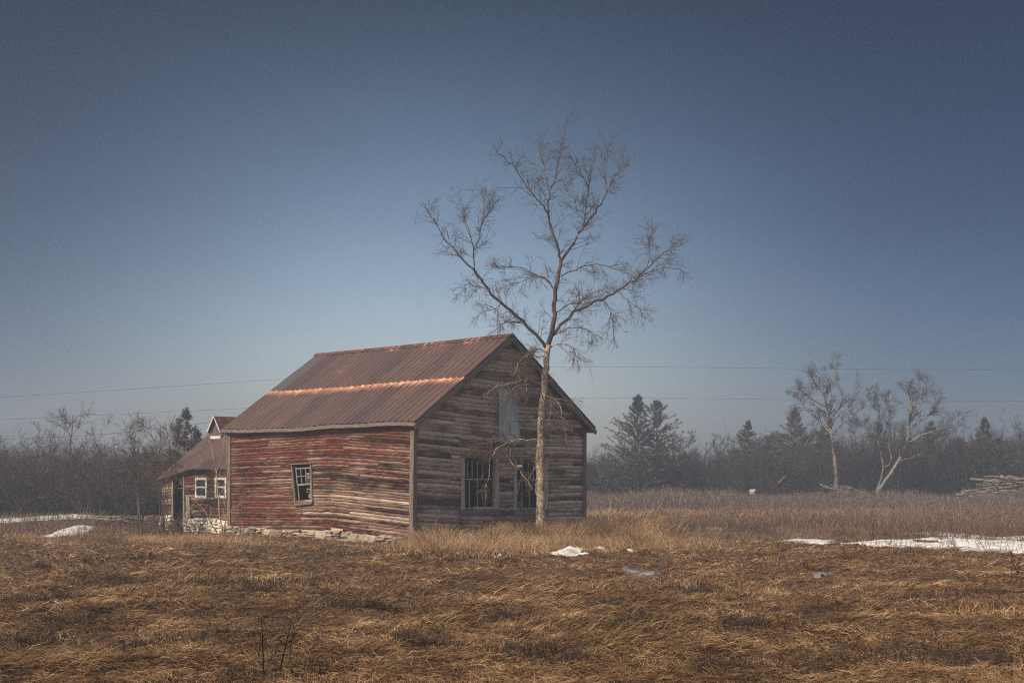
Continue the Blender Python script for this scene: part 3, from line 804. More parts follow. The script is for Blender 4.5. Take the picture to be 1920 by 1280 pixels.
while y < BL:
    big = r.random() < .22
    wd = r.uniform(.17, .27) if big else r.uniform(.09, .20)
    zt = 0.19 + .20 * float(hump(np.array(y)) + .12)
    if big:
        items.append(((r.uniform(-.10, -.02), y + wd, zt / 2 - .06), (.16, wd, zt / 2 + .05), r.uniform(-.15, .15)))
    else:
        z = -.06
        while z < zt - .02:
            hh = r.uniform(.025, .055); w2_ = wd * r.uniform(.7, 1.2)
            items.append(((r.uniform(-.08, .0), y + wd + r.uniform(-.04, .04), z + hh), (.14, w2_, hh), r.uniform(-.12, .12))); z += hh * 1.85
    y += wd * 1.95
items2 = items; items = []
x = 0.3
while x < BW:
    wd = r.uniform(.15, .3); items.append(((x + wd, r.uniform(-.02, .04), .03), (wd, .12, .10), 0)); x += wd * 1.95
stones(items2, 'foundation', M_stone, barn, 2); stones(items, 'foundation', M_stone, barn, 3)
# loose bottom boards lying against the stones
M_pale = wood_mat('pale_board', (0.28, 0.19, 0.13), (0.50, 0.37, 0.27), (10, 2.5, 40))
for (u, ln, z, dz) in ((3.55, 1.05, .19, .0), (2.3, .75, .16, -.03), (0.35, .35, .12, 0), (2.9, .5, .27, .01)):
    mb = MB(); mb.bar((-.06, u, z), (-.06, u + ln, z + dz), .022, .085); mb.build('loose_board', M_pale, barn)

# ------------------------------------------------------------------ lean-to wing left of the barn
wing = empty('shed', (CB[0], CB[1], 0), BARN_RZ)
tag(wing, 'low red shed with white windows and steep rusty roof joined to the barn', 'shed')
WX, WY0, WY1 = 0.30, BL + .02, BL + 4.35
def wing_tone(u, z, r):
    return max(0, (.52 if z > 1.4 else .34) + r.uniform(-.15, .2)), r.random() * .6, (r.uniform(.2, .6) if r.random() < .18 else 0)
def wing_at(x, y):
    c = CB + B_ * WX; k = (x - 960) / F_PX
    t = (k * c[1] - c[0]) / (A_[0] - k * A_[1]); Y = c[1] + A_[1] * t
    return t, CAM_H + (HOR - y) / F_PX * Y
ww = [[wing_at(xa, 900)[0], wing_at(xb, 900)[0], wing_at((xa + xb) / 2, yb)[1], wing_at((xa + xb) / 2, ya)[1]] for xa, xb, ya, yb in ((388.5, 368.5, 897, 931), (425, 405.5, 897, 931))]
dr = [wing_at(345, 900)[0], wing_at(327, 900)[0], 0.05, 1.78]
holes = [lambda z, g=g: (g[0], g[1]) if g[2] < z < g[3] else None for g in ww + [dr]]
wlf = lambda u, z, d: (WX - d, u, z + 0 * u)
wsag = lambda t: -0.05 * np.clip(t - 10.5, 0, 9)
ws = boards('wall', M_left, .104, .38, 2.02, lambda z: (WY0, WY1), wsag, holes, wlf, wing_tone, wing, (.8, 2.4), .03, 21)
mb = MB()
ed = sorted([WY0, WY1, *[v for g in ww + [dr] for v in g[:2]]])
for a, b in zip(ed[:-1], ed[1:]):
    m = (a + b) / 2; hz = [(g[2], g[3]) for g in ww + [dr] if g[0] < m < g[1]]
    if hz:
        mb.box(WX + .002, WX + .05, a, b, .05, hz[0][0]); mb.box(WX + .002, WX + .05, a, b, hz[0][1], 2.0 - .06 * max(0, m - 10.5))
    else: mb.box(WX + .002, WX + .05, a, b, .05, 2.0 - .06 * max(0, m - 10.5))
mb.build('sheathing', M_inner, ws)
WD = 4.5; WE, WR_ = 1.97, 3.50; wo_ = .22
mb = MB(); mb.prism([(WX + .055, 0), (WX + WD, 0), (WX + WD, 1.8), (WX + WD / 2, 3.25), (WX + .055, 1.65)], 'y', WY1 - .05, WY1 - .002)
mb.build('wall', M_inner, wing)
boards('wall', M_left, .104, .2, 3.2, lambda z: (WX + .05, WX + WD) if z < 1.6 else (WX + .05 + (z - 1.6) / .72, WX + WD - (z - 1.6) / .72),
       lambda t: 0 * t, [], lambda u, z, d: (u, WY1 + d, z + 0 * u), wing_tone, wing, (1, 2.5), .02, 23)
mb = MB(); mb.box(WX + WD - .05, WX + WD, WY0, WY1, 0, 1.9); mb.build('wall', M_inner, wing)
# roof with a sagging outer corner
for s in (0, 1):
    us = []; y = BL - .02
    if s == 0: y = BL + .03
    while y < WY1 + .25: us += [(y, 0), (y + .012, .014), (y + .028, .014), (y + .04, 0), (y + .12, 0)]; y += .23
    us = np.array(us); ss = np.linspace(0, 1, 10); U, S = np.meshgrid(us[:, 0], ss, indexing='ij')
    hw = WD / 2 + wo_
    X = WX - wo_ + S * hw; Z = WE + S * (WR_ - WE) + us[:, 1:2]
    Z = Z - 0.17 * np.clip(U - (BL + 2.3), 0, 9) ** 1.1 * (1 - S * .85) + .02 * (vnoise(U * 2, S * 3, 3) - .5)
    if s: X = 2 * WX + WD - X
    i = np.arange(U.size).reshape(U.shape)
    sh = ((U) / .7).astype(int)
    at = np.stack([_hash(sh, sh * 0, 5), np.ones(U.shape), np.zeros(U.shape), np.ones(U.shape)], -1).reshape(-1, 4)
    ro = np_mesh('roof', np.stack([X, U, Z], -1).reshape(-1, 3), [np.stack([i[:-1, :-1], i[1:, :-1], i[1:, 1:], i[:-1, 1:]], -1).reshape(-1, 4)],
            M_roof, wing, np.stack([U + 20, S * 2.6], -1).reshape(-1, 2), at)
    so_ = ro.modifiers.new('thickness', 'SOLIDIFY'); so_.thickness = .035; so_.offset = -1 if not s else 1
M_gable_dark = wood_mat('dark_gable_boards', (0.04, 0.03, 0.025), (0.12, 0.09, 0.075), (6, 6, 40))
# little gabled dormer near the ridge
dm = empty('dormer', (0, 0, 0), 0, wing)
dc = BL + 3.60
dz0, dz1 = 3.26, 3.80; dx0, dx1 = WX + 1.62, WX + 3.0; dw = .30
mb = MB()
for sg in (-1, 1):
    mb.hexa([(dx0 - .12, dc + sg * (dw + .10), dz0 - .02), (dx1, dc + sg * (dw + .10), dz0 - .02), (dx1, dc, dz1 - .02), (dx0 - .12, dc, dz1 - .02),
             (dx0 - .12, dc + sg * (dw + .10), dz0 + .01), (dx1, dc + sg * (dw + .10), dz0 + .01), (dx1, dc, dz1 + .01), (dx0 - .12, dc, dz1 + .01)])
mb.build('roof', M_cap, dm)
mb = MB(); mb.prism([(dc - dw, dz0 - .25), (dc + dw, dz0 - .25), (dc + dw, dz0 + .06), (dc, dz1 - .08), (dc - dw, dz0 + .06)], 'x', dx0, dx0 + .06)
mb.build('gable', M_gable_dark, dm)
mb = MB()
mb.bar((dx0 - .125, dc - dw - .09, dz0 + .0), (dx0 - .125, dc, dz1 - .0), .03, .02, (1, 0, 0)); mb.bar((dx0 - .125, dc + dw + .09, dz0 + .0), (dx0 - .125, dc, dz1 - .0), .05, .02, (1, 0, 0))
mb.box(dx0 - .05, dx0 - .003, dc - dw, dc + dw, dz0 - .22, dz0 - .12)
mb.build('trim', M_white, dm)
for k, g in enumerate(ww):
    wd_ = empty('window', (0, 0, 0), 0, wing)
    u0, u1, z0, z1 = g; mb = MB(); x = WX
    for (a, b, c, d) in ((u0 - .03, u0 + .05, z0 - .04, z1 + .04), (u1 - .05, u1 + .03, z0 - .04, z1 + .04), (u0 + .051, u1 - .051, z1 - .04, z1 + .04), (u0 + .051, u1 - .051, z0 - .04, z0 + .045)):
        mb.box(x - .045, x + .0, a, b, c, d)
    mb.build('frame', M_white, wd_, .004)
    mb = MB(); zm = (z0 + z1) / 2 + .02; mb.box(x - .02, x + .01, u0 + .051, u1 - .051, zm - .025, zm + .025)
    mb.build('sash', M_white, wd_)
    mb = MB(); mb.add([(x + .012, u0, z0), (x + .012, u1, z0), (x + .012, u1, z1), (x + .012, u0, z1)], [[0, 1, 2, 3]]); mb.build('pane', mg, wd_)
mb = MB(); y0_ = wing_at(431.5, 900)[0]
mb.box(WX - .05, WX - .002, y0_ - .02, y0_ + .09, ww[1][2], ww[1][3]); mb.build('window_trim', M_white, wing)
mb = MB(); mb.bar((WX - .035, dr[0] - .05, .05), (WX - .035, dr[0] - .05, 1.8), .09, .03, (1, 0, 0)); mb.build('door_jamb', M_trim, wing); mb = MB(); mb.bar((WX - .035, dr[1] + .05, .05), (WX - .035, dr[1] + .05, 1.72), .09, .03, (1, 0, 0))
mb.build('door_jamb', M_trim, wing)
mb = MB(); mb.bar((WX - .10, dr[0] - .45, .1), (WX - .05, dr[0] - .30, 1.1), .22, .025, (1, 0, 0)); mb.build('loose_board', M_trim, wing); mb = MB(); mb.bar((WX - .13, dr[0] - .12, .1), (WX - .08, dr[0] - .38, .62), .2, .025, (1, 0, 0))
mb.build('loose_board', M_trim, wing)
items = []
y = WY0 + .1
while y < WY1 - .1:
    z = -.05
    wd = r.uniform(.10, .2)
    while z < .36 and not (dr[0] < y + wd < dr[1]):
        hh = r.uniform(.035, .06); items.append(((WX - .05 + r.uniform(-.03, .03), y + wd + r.uniform(-.05, .05), z + hh), (.11, wd * r.uniform(.8, 1.2), hh), r.uniform(-.1, .1))); z += hh * 1.9
    y += wd * 1.9
stones(items, 'foundation', M_stone_w, wing, 5)

# ------------------------------------------------------------------ trees
def traced_tree(name, label, cat, limbs, base, barkm, twigm, twigs, group=None, limbm=None, trunk_n=1):
    """limbs: list of (pixel points with distance, r0, r1); the first trunk_n become the trunk, others limbs of the crown"""
    root = empty(name, tuple(base)); tag(root, label, cat, group)
    o = np.array(base)
    Ls = []
    for pts, r0, r1, Y0, Y1 in limbs:
        p = np.array(pts, float); f = np.linspace(0, 1, len(p))
        P3 = np.array([PX(x, y, Y0 + (Y1 - Y0) * t) for (x, y), t in zip(p, f)])
        K = max(6, int(len(p) * 2.5)); q = smooth_line(P3, K)
        seg = np.linalg.norm(q[-1] - q[0])
        q[1:] += rng.normal(size=(K - 1, 3)) * min(.012 * seg / 1.0, .02)
        Ls.append((q, np.linspace(r0, r1, K) ** 1.0))
    def mk(nm, ls, sides, m, par):
        V, Fq = tubes([(q[None], rr[None], sides) for q, rr in ls])
        return np_mesh(nm, V - o, Fq, m, par, smooth=True)
    rough = []
    for q, rr in Ls[:trunk_n]:
        K2 = len(q) * 5; q2 = resample(q, K2); r2 = np.interp(np.linspace(0, 1, K2), np.linspace(0, 1, len(rr)), rr)
        rough.append((q2, r2 * (1 + .10 * (rng.random(K2) - .5) + .30 * np.clip(1 - np.arange(K2) / (K2 * .09), 0, 1) ** 2)))
    trunk = mk('trunk', rough, 16, barkm, root)
    for q, rr in Ls[trunk_n:]: mk('limb', [(q, rr)], 8, (limbm if limbm and q[:, 2].mean() > 5.6 else barkm), root)
    bat = twigs(Ls)
    V, Fq = tubes(bat)
    np_mesh('crown', V - o, Fq, twigm, root)
    return root

def c3(L): return [(780 + x * .375, 220 + y * .375) for x, y in L]
def c5(L): return [(900 + x * .172, 620 + y * .172) for x, y in L]
def c2(L): return [(750 + x * .3436, 620 + y * .3436) for x, y in L]
TY = 36.2
TL = []   # pixel line, r0, r1, distance at start and end
TL.append(([(1014, 1016), (1014, 990), (1014, 950), (1013, 900), (1013.5, 850), (1015, 820), (1017.5, 775), (1020, 720), (1024, 689), (1027, 654), (1028, 646)],   .142, .080, TY, TY))
TL.append((c3([(655, 1150), (672, 1110), (685, 1060), (695, 960), (697, 860), (715, 780), (730, 710)]), .072, .046, TY, TY))
A_l = c3([(730, 710), (715, 680), (690, 590), (668, 530), (662, 480)])
TL.append((A_l, .036, .028, TY, TY - .3))
TL.append((c3([(662, 480), (640, 450), (580, 380), (520, 300), (480, 235), (430, 195), (400, 165), (392, 130)]), .024, .006, TY - .3, TY - 1.0))
TL.append((c3([(662, 490), (668, 430), (668, 370), (690, 320), (712, 240), (720, 190), (735, 110), (745, 60), (757, 0)]), .024, .005, TY - .3, TY + .2))
TL.append((c3([(668, 365), (650, 310), (640, 260), (620, 180), (615, 130)]), .014, .005, TY, TY + .7))
TL.append((c3([(731, 712), (760, 665), (790, 630), (830, 560), (880, 490), (930, 430), (950, 380), (990, 300), (1030, 240), (1070, 190)]), .038, .006, TY, TY + .9))
TL.append((c3([(832, 556), (850, 470), (862, 360), (880, 270), (900, 160)]), .020, .005, TY + .3, TY - .4))
TL.append((c3([(850, 500), (800, 410), (750, 340), (725, 290)]), .013, .004, TY + .3, TY + 1.0))
TL.append((c3([(862, 360), (830, 280), (790, 220), (770, 190)]), .012, .004, TY, TY - .6))
TL.append((c3([(952, 375), (950, 280), (950, 200), (960, 130)]), .012, .004, TY + .6, TY + 1.1))
TL.append((c3([(648, 1150), (600, 1080), (530, 1020), (490, 980), (430, 930), (370, 870), (320, 800), (290, 760)]), .050, .030, TY, TY - .9))
TL.append((c3([(290, 760), (220, 700), (160, 620), (100, 540), (60, 470), (30, 420)]), .026, .005, TY - .9, TY - 1.5))
TL.append((c3([(292, 762), (293, 650), (265, 560), (240, 480), (222, 380)]), .019, .004, TY - .9, TY - .2))
TL.append((c3([(293, 650), (320, 590), (335, 510), (370, 460), (430, 400)]), .013, .004, TY - .6, TY - 1.4))
TL.append((c3([(333, 515), (340, 430), (348, 365)]), .008, .004, TY - 1., TY - .9))
TL.append((c3([(684, 1088), (730, 1030), (780, 985), (860, 935), (940, 905), (1010, 860), (1100, 805), (1160, 755)]), .045, .024, TY, TY + .8))
TL.append((c3([(1160, 755), (1220, 690), (1290, 640), (1345, 605)]), .020, .005, TY + .8, TY + .3))
TL.append((c3([(1152, 758), (1170, 650), (1180, 560), (1182, 485)]), .012, .004, TY + .8, TY + 1.3))
TL.append((c3([(1100, 805), (1180, 770), (1250, 745), (1345, 772)]), .014, .004, TY + .7, TY + 1.6))
TL.append((c3([(697, 868), (660, 810), (600, 785), (550, 755), (500, 745), (430, 750), (350, 745)]), .024, .005, TY, TY + 1.4))
TL.append((c3([(668, 830), (640, 800), (590, 800), (500, 830), (440, 850)]), .012, .004, TY + .1, TY - .9))
TL.append((c3([(728, 795), (780, 765), (850, 740), (920, 735), (1000, 750), (1060, 790), (1130, 810)]), .020, .005, TY, TY - 1.2))
TL.append((c3([(703, 975), (760, 935), (820, 920), (900, 870), (960, 845)]), .018, .005, TY, TY - 1.0))
TL.append((c3([(775, 988), (800, 950), (820, 920), (880, 890)]), .016, .005, TY + .1, TY - .8))
TL.append((c3([(690, 1090), (760, 1050), (830, 1045), (880, 1080), (900, 1120)]), .016, .004, TY, TY - .9))
TL.append((c3([(535, 1025), (460, 1015), (400, 1050), (375, 1085)]), .013, .004, TY - .5, TY - 1.4))
TL.append((c3([(370, 870), (300, 835), (240, 830), (200, 860)]), .012, .004, TY - .8, TY - .4))
TL.append((c3([(430, 930), (390, 960), (340, 970), (300, 1000)]), .010, .004, TY - .7, TY - 1.5))
TL.append((c3([(672, 1150), (740, 1115), (790, 1150), (820, 1200), (822, 1245)]), .018, .005, TY, TY - .4))
TL.append((c3([(645, 1165), (600, 1150), (560, 1180), (520, 1205)]), .012, .004, TY, TY - 1.0))
TL.append((c3([(1010, 862), (1060, 920), (1110, 960), (1180, 965)]), .011, .004, TY + .5, TY - .3))
TL.append((c3([(940, 905), (970, 970), (985, 1040), (990, 1110)]), .010, .004, TY + .5, TY + .9))
TL.append((c5([(665, 580), (560, 535), (480, 530), (380, 550), (250, 585), (130, 640), (40, 700)]), .024, .005, TY, TY - 2.0))
TL.append((c5([(655, 650), (550, 600), (470, 575), (380, 630), (270, 700), (190, 800)]), .016, .004, TY, TY - 1.6))
TL.append((c5([(498, 535), (505, 640), (515, 740), (500, 800)]), .009, .004, TY - .8, TY - 1.0))
TL.append((c5([(695, 685), (760, 715), (830, 740), (870, 800), (900, 950), (930, 1150), (945, 1230)]), .020, .005, TY, TY - .5))
TL.append((c5([(768, 715), (780, 870), (740, 1000), (725, 1080)]), .011, .004, TY - .1, TY - .6))
TL.append((c5([(830, 740), (900, 745), (970, 790)]), .010, .004, TY - .2, TY - .2))
TL.append((c2([(765, 600), (690, 595), (640, 598), (610, 625), (590, 670), (600, 710), (640, 760), (700, 810), (720, 880)]), .021, .005, TY, TY - 1.3))
TL.append((c2([(690, 596), (600, 600), (560, 615), (520, 650), (490, 690), (492, 740), (475, 850), (470, 930)]), .016, .004, TY - .3, TY - 1.8))
TL.append((c2([(640, 598), (500, 602), (430, 615), (370, 650)]), .011, .004, TY - .3, TY - 2.1))
TL.append((c2([(700, 810), (730, 760), (760, 700)]), .008, .004, TY - 1.1, TY - .9))
TL.append((c5([(692, 280), (620, 260), (540, 270), (480, 290), (430, 350), (390, 420), (350, 500)]), .016, .004, TY, TY - 1.5))
TL.append((c5([(683, 430), (600, 370), (520, 350), (440, 360), (380, 300)]), .012, .004, TY, TY - 1.5))
TL.append((c5([(740, 210), (700, 240), (640, 190), (560, 240), (500, 280)]), .012, .004, TY, TY - .9))

def main_twigs(Ls):
    bat = []
    for i, (q, rr) in enumerate(Ls):
        if i == 0: continue
        P, Rr = q[None], rr[None]
        length = np.linalg.norm(np.diff(q, axis=0), axis=1).sum()
        zmid = q[:, 2].mean(); low = zmid < 5.8
        up = 0.35 if q[-1, 2] > q[0, 2] + .25 * length else -0.3
        n1 = 9 if i == 1 else int(4 + length * 5.5)
        rise = q[-1, 2] > q[0, 2] + .25 * length
        a1 = spawn(P, np.minimum(Rr, .010), n1, (.42, 1.15), 44, 7, .08, (.8, .30), up - .20, .06, .68, .0042, t1=.92)
        lead = spawn(P, np.minimum(Rr, .008), 2, (.15, .32), 14, 5, .6, (.8, .35), .35 if up > 0 else -.2, .06, .2, .0036)
        dr = .12 if rise and zmid > 7.5 else -.22
        a2 = spawn(*a1, 5, (.16, .52), 48, 5, .12, (.80, .50), dr, .06, .45, .0034)
        a3 = spawn(*lead, 4, (.08, .25), 45, 3, .1, (.75, .5), .1, .12, .5, .0030)
        a4 = spawn(*a2, 3, (.06, .20), 48, 3, .15, (.85, .6), dr * .5, .07, .3, .0029)
        bat += [(a1[0], a1[1], 4), (lead[0], lead[1], 4), (a2[0], a2[1], 3), (a3[0], a3[1], 3), (a4[0], a4[1], 3)]
    return bat
base = PX(1014, 1011, TY); base[2] = 0
traced_tree('bare_tree', 'tall bare tree with forked pale trunk standing before the barn gable', 'tree', TL, base, M_bark, M_twig, main_twigs, trunk_n=1, limbm=M_limb)

# --- the two old trees at the right and their neighbours
def c6(L): return [(1460 + x * .328, 660 + y * .328) for x, y in L]
def bg_twigs(dens, lens, thick):
    def f(Ls):
        bat = []
        for q, rr in Ls:
            length = np.linalg.norm(np.diff(q, axis=0), axis=1).sum()
            a0 = spawn(q[None], np.minimum(rr[None], .07), int(3 + length * 2.0), (lens * .8, lens * 2.5), 42, 6, .3, (.6, .25), .35, .16, .4, thick * 1.5)
            a1 = spawn(*a0, 6, (lens * .45, lens * 1.05), 45, 5, .2, (.7, .4), .25, .10, .4, thick)
            a2 = spawn(*a1, dens, (lens * .25, lens * .6), 45, 4, .15, (.75, .5), .1, .2, .4, thick * .75)
            bat += [(a0[0], a0[1], 4), (a1[0], a1[1], 3), (a2[0], a2[1], 3)]
        return bat
    return f
Y1 = 88.
T1 = [(c6([(332, 790), (330, 740), (318, 600), (305, 470), (285, 400), (270, 310), (262, 240), (250, 180), (235, 110)]), .15, .035, Y1, Y1),
      (c6([(270, 310), (200, 280), (150, 240), (110, 200)]), 0.060, 0.021, Y1, Y1 - 1), (c6([(303, 470), (240, 400), (150, 310), (100, 270)]), 0.066, 0.021, Y1, Y1 + 1.5),
      (c6([(287, 400), (340, 330), (400, 270), (455, 235)]), 0.060, 0.021, Y1, Y1 - 1), (c6([(306, 480), (350, 420), (420, 370), (450, 330)]), 0.054, 0.021, Y1, Y1 + 1.5),
      (c6([(262, 240), (300, 190), (335, 120), (345, 95)]), 0.048, 0.021, Y1, Y1 + 1), (c6([(265, 260), (220, 190), (185, 140)]), 0.048, 0.021, Y1, Y1 - 1),
      (c6([(315, 590), (260, 520), (200, 480), (100, 470)]), 0.042, 0.014, Y1, Y1 - 2), (c6([(322, 660), (280, 650), (220, 610), (130, 580)]), 0.036, 0.014, Y1, Y1 - 2)]
b_ = PX(1568, 935, Y1); b_[2] = 0
traced_tree('bare_tree', 'tallest bare grey tree on the right with rounded open crown', 'tree', T1, b_, M_greybark, M_greytwig, bg_twigs(6, .8, .009))
T2 = [(c6([(560, 800), (565, 770), (590, 720), (600, 640), (575, 540), (560, 470), (580, 390), (570, 300), (550, 230)]), 0.060, 0.021, Y1 + 1, Y1 + 1),
      (c6([(560, 470), (510, 450), (450, 400), (430, 330)]), 0.048, 0.014, Y1 + 1, Y1 + 2), (c6([(598, 660), (655, 640), (625, 530), (640, 440), (630, 350), (680, 290)]), 0.048, 0.014, Y1 + 1, Y1 + 2),
      (c6([(580, 390), (620, 330), (630, 260)]), 0.036, 0.014, Y1 + 1, Y1), (c6([(575, 350), (530, 290), (510, 260)]), 0.030, 0.014, Y1 + 1, Y1)]
b_ = PX(1644, 935, Y1 + 1); b_[2] = 0
traced_tree('bare_tree', 'slim bare tree with two wavy stems between the tallest and the slanting one', 'tree', T2, b_, M_greybark, M_greytwig, bg_twigs(6, .75, .009))
T3 = [(c6([(560, 810), (600, 740), (650, 680), (700, 600), (735, 520), (740, 440), (760, 370), (760, 290), (740, 220), (690, 185)]), .13, .03, Y1, Y1),
      (c6([(760, 370), (820, 290), (850, 200)]), 0.054, 0.021, Y1, Y1 - 1), (c6([(742, 440), (800, 400), (880, 350), (930, 260)]), 0.060, 0.021, Y1, Y1 + 1),
      (c6([(735, 520), (800, 480), (880, 450), (1000, 430), (1070, 400)]), 0.060, 0.021, Y1, Y1 - 1), (c6([(760, 300), (800, 230), (790, 180)]), 0.036, 0.014, Y1, Y1 + 1),
      (c6([(690, 620), (760, 600), (820, 580)]), 0.030, 0.014, Y1, Y1 - 1)]
b_ = PX(1648, 935, Y1); b_[2] = 0
traced_tree('bare_tree', 'bare tree whose pale trunk slants right from the brush', 'tree', T3, b_, M_greybark, M_greytwig, bg_twigs(6, .8, .009))

def bare_tree(name, label, x, ytop, Y, seed, spread=.5, multi=1, erect=.35, thick=.012, m=(None, None), ybase=None, group=None, dens=5, cat='tree', trunk_r=.016):
    global rng
    keep = rng; rng = np.random.default_rng(seed)
    b = PX(x, ytop, Y); H = b[2]; base = np.array([b[0], b[1], 0.0])
    root = empty(name, tuple(base)); tag(root, label, cat, group)
    K = 8; z = np.linspace(0, 1, K)
    P = np.zeros((multi, K, 3))
    for k in range(multi):
        a = rng.random() * 6.28; l = spread * H * (.5 if multi > 1 else .08) * rng.random()
        P[k, :, 0] = math.cos(a) * l * z ** .8 + np.cumsum(rng.normal(size=K)) * .012 * H * z
        P[k, :, 1] = math.sin(a) * l * z ** .8
        P[k, :, 2] = z * H * (rng.uniform(.7, 1) if k else 1) - .05
    rad = np.maximum(H * trunk_r / math.sqrt(multi) * (1 - .85 * z), thick * .8)[None].repeat(multi, 0)
    V, Fq = tubes([(P, rad, 7)]); np_mesh('trunk', V, Fq, m[0] or M_greybark, root, smooth=True)
    a0 = spawn(P, rad, max(4, 12 // multi), (H * .28, H * .5), 38 if spread < .45 else 50, 6, .28, (.55, .2), erect, .14, .55, thick * 1.3)
    a1 = spawn(*a0, 6, (H * .10, H * .22), 42, 5, .2, (.65, .4), erect * .7, .16, .4, thick)
    a2 = spawn(*a1, dens, (H * .05, H * .10), 42, 3, .1, (.7, .5), .1, .2, .4, thick * .8)
    V, Fq = tubes([(a0[0], a0[1], 4), (a1[0], a1[1], 3), (a2[0], a2[1], 3)]); np_mesh('crown', V, Fq, m[1] or M_greytwig, root)
    rng = keep
    return root

def cedar(name, label, x, ytop, Y, half, seed, lean=0.0, dens=1.0, zbot=.03, group=None, power=1.0):
    """evergreen: trunk, upswept boughs and many small sprays with gaps between the boughs"""
    r = np.random.default_rng(seed)
    b = PX(x, ytop, Y); H = b[2]; base = np.array([b[0] - lean * H, b[1], 0.0]); hw = half / F_PX * Y
    root = empty(name, tuple(base)); tag(root, label, 'tree', group)
    z = np.linspace(0, 1, 9); P = np.zeros((1, 9, 3)); P[0, :, 2] = z * H; P[0, :, 0] = lean * H * z + np.cumsum(r.normal(size=9)) * .01 * hw
    V, Fq = tubes([(P, (H * .016 * (1 - .93 * z))[None], 7)]); np_mesh('trunk', V, Fq, M_cedarbark, root, smooth=True)
    nb = int(165 * dens)
    f = zbot + (1 - zbot) * r.random(nb) ** 1.15
    f = np.concatenate([f, 1 - .10 * r.random(7)]); nb = len(f)
    az = r.random(nb) * 6.283
    lobes = 0.72 + .28 * np.sin(az * 2 + seed) * np.sin(f * 9 + seed)
    L = hw * np.minimum(1, (1 - f) ** power * 1.35 + .02) * lobes * (.95 + .65 * r.random(nb))
    d = np.stack([np.cos(az), np.sin(az), .02 + .45 * f + .15 * r.normal(size=nb)], -1)
    K = 6; B = np.zeros((nb, K, 3))
    tx = np.interp(f, z, P[0, :, 0])
    B[:, 0] = np.stack([tx, 0 * f, f * H], -1)
    for k in range(1, K):
        dd = unit(d + np.array([0, 0, .055 * k]) + r.normal(size=(nb, 3)) * .10)
        B[:, k] = B[:, k - 1] + dd * (L / (K - 1))[:, None]
    V, Fq = tubes([(B, np.maximum(.03 * (1 - f)[:, None] * np.linspace(1, .2, K)[None], .008), 3)]); 
    np_mesh('boughs', V, Fq, M_cedarbark, root)
    S = int(78 * dens ** .3)
    bi = np.repeat(np.arange(nb), S); t = .18 + .86 * r.random(len(bi)) ** .8; ff = np.clip(t * (K - 1), 0, K - 1.001); i = ff.astype(int); u = (ff - i)[:, None]
    p = B[bi, i] * (1 - u) + B[bi, i + 1] * u
    dd = unit(B[bi, i + 1] - B[bi, i]); side = unit(np.cross(dd, np.array([0, 0, 1.0])))
    sg = np.where(r.random(len(bi)) < .5, -1, 1)[:, None]
    sp = unit(dd * .8 + side * sg * r.random((len(bi), 1)) * .9 + np.array([0, 0, .25]) + r.normal(size=p.shape) * .25)
    ln = ((.10 + .22 * r.random(len(bi))) * (.55 + .6 * (1 - f[bi])))[:, None] * (.55 + .12 * H / 4); p = p + r.normal(size=p.shape) * .05
    nrm = unit(np.cross(sp, r.normal(size=p.shape))); wd = ln * .19
    a, b2, c, e = p, p + sp * ln * .45 + nrm * wd, p + sp * ln, p + sp * ln * .45 - nrm * wd
    V = np.stack([a, b2, c, e], 1).reshape(-1, 3); idx = np.arange(len(V)).reshape(-1, 4)
    np_mesh('foliage', V, [idx], M_cedar, root)
    return root

GC = 'evergreens along the far field edge'
cedar('cedar_tree', 'left and taller of the twin cedars just right of the barn', 1194, 742, 90, 78, 31, dens=1.25, group=GC)
cedar('cedar_tree', 'right twin cedar with bushier top just right of the barn', 1231, 754, 91, 64, 32, dens=1.15, group=GC, power=.7)
cedar('cedar_tree', 'lone pointed hazy cedar halfway between twin cedars and tallest bare tree', 1402, 790, 98, 56, 33, dens=1.0, group=GC)
cedar('cedar_tree', 'broad cedar partly behind the tallest bare tree', 1488, 768, 96, 78, 34, dens=1.1, group=GC)
cedar('cedar_tree', 'dark cedar between the tallest bare tree and the wavy stems', 1545, 800, 97, 62, 35, group=GC)
cedar('cedar_tree', 'dark cedar right behind the slim wavy stemmed tree', 1650, 795, 97, 60, 36, group=GC)
cedar('cedar_tree', 'broad dim cedar under the slanting tree\'s right limbs', 1748, 792, 97, 74, 37, group=GC)
cedar('cedar_tree', 'narrow dark cedar spire above the log heap', 1843, 784, 92, 46, 38, group=GC, power=.9)
cedar('cedar_tree', 'squat dark cedar bush beside the narrow spire above the log heap', 1868, 826, 90, 62, 39, dens=1.1, group=GC, power=.6)
cedar('cedar_tree', 'low round cedar between slanting tree and narrow spire', 1800, 826, 95, 52, 40, group=GC, power=.6)
cedar('cedar_tree', 'bushy cedar rising left of the broad cedar behind the tallest bare tree', 1446, 818, 99, 46, 44, group=GC, power=.6)
cedar('cedar_tree', 'dark bushy cedar behind the sapling clump at the far right edge', 1912, 838, 93, 54, 45, group=GC, power=.6)
cedar('cedar_tree', 'low cedar filling the gap between the slim wavy stems and the slanting tree', 1700, 822, 99, 50, 46, group=GC, power=.6)
cedar('cedar_tree', 'small low cedar peeping past the barn\'s right corner', 1108, 872, 88, 26, 41, dens=.7, group=GC, power=.6)
cedar('spruce_tree', 'dark thin spruce behind the rusty shed roof', 349, 768, 58, 46, 42, lean=.04, dens=.75, power=.85)
cedar('spruce_tree', 'short spruce tip showing over the shed roof beside the thin spruce', 371, 808, 60, 28, 43, lean=.06, dens=.6)
bare_tree('bare_tree', 'fan shaped bare bush right of the twin cedars', 1290, 818, 92, 51, .5, 9, .5, .014)
bare_tree('bare_tree', 'hazy bare sapling left of the lone pointed cedar', 1347, 826, 96, 52, .4, 2, .5, .013)
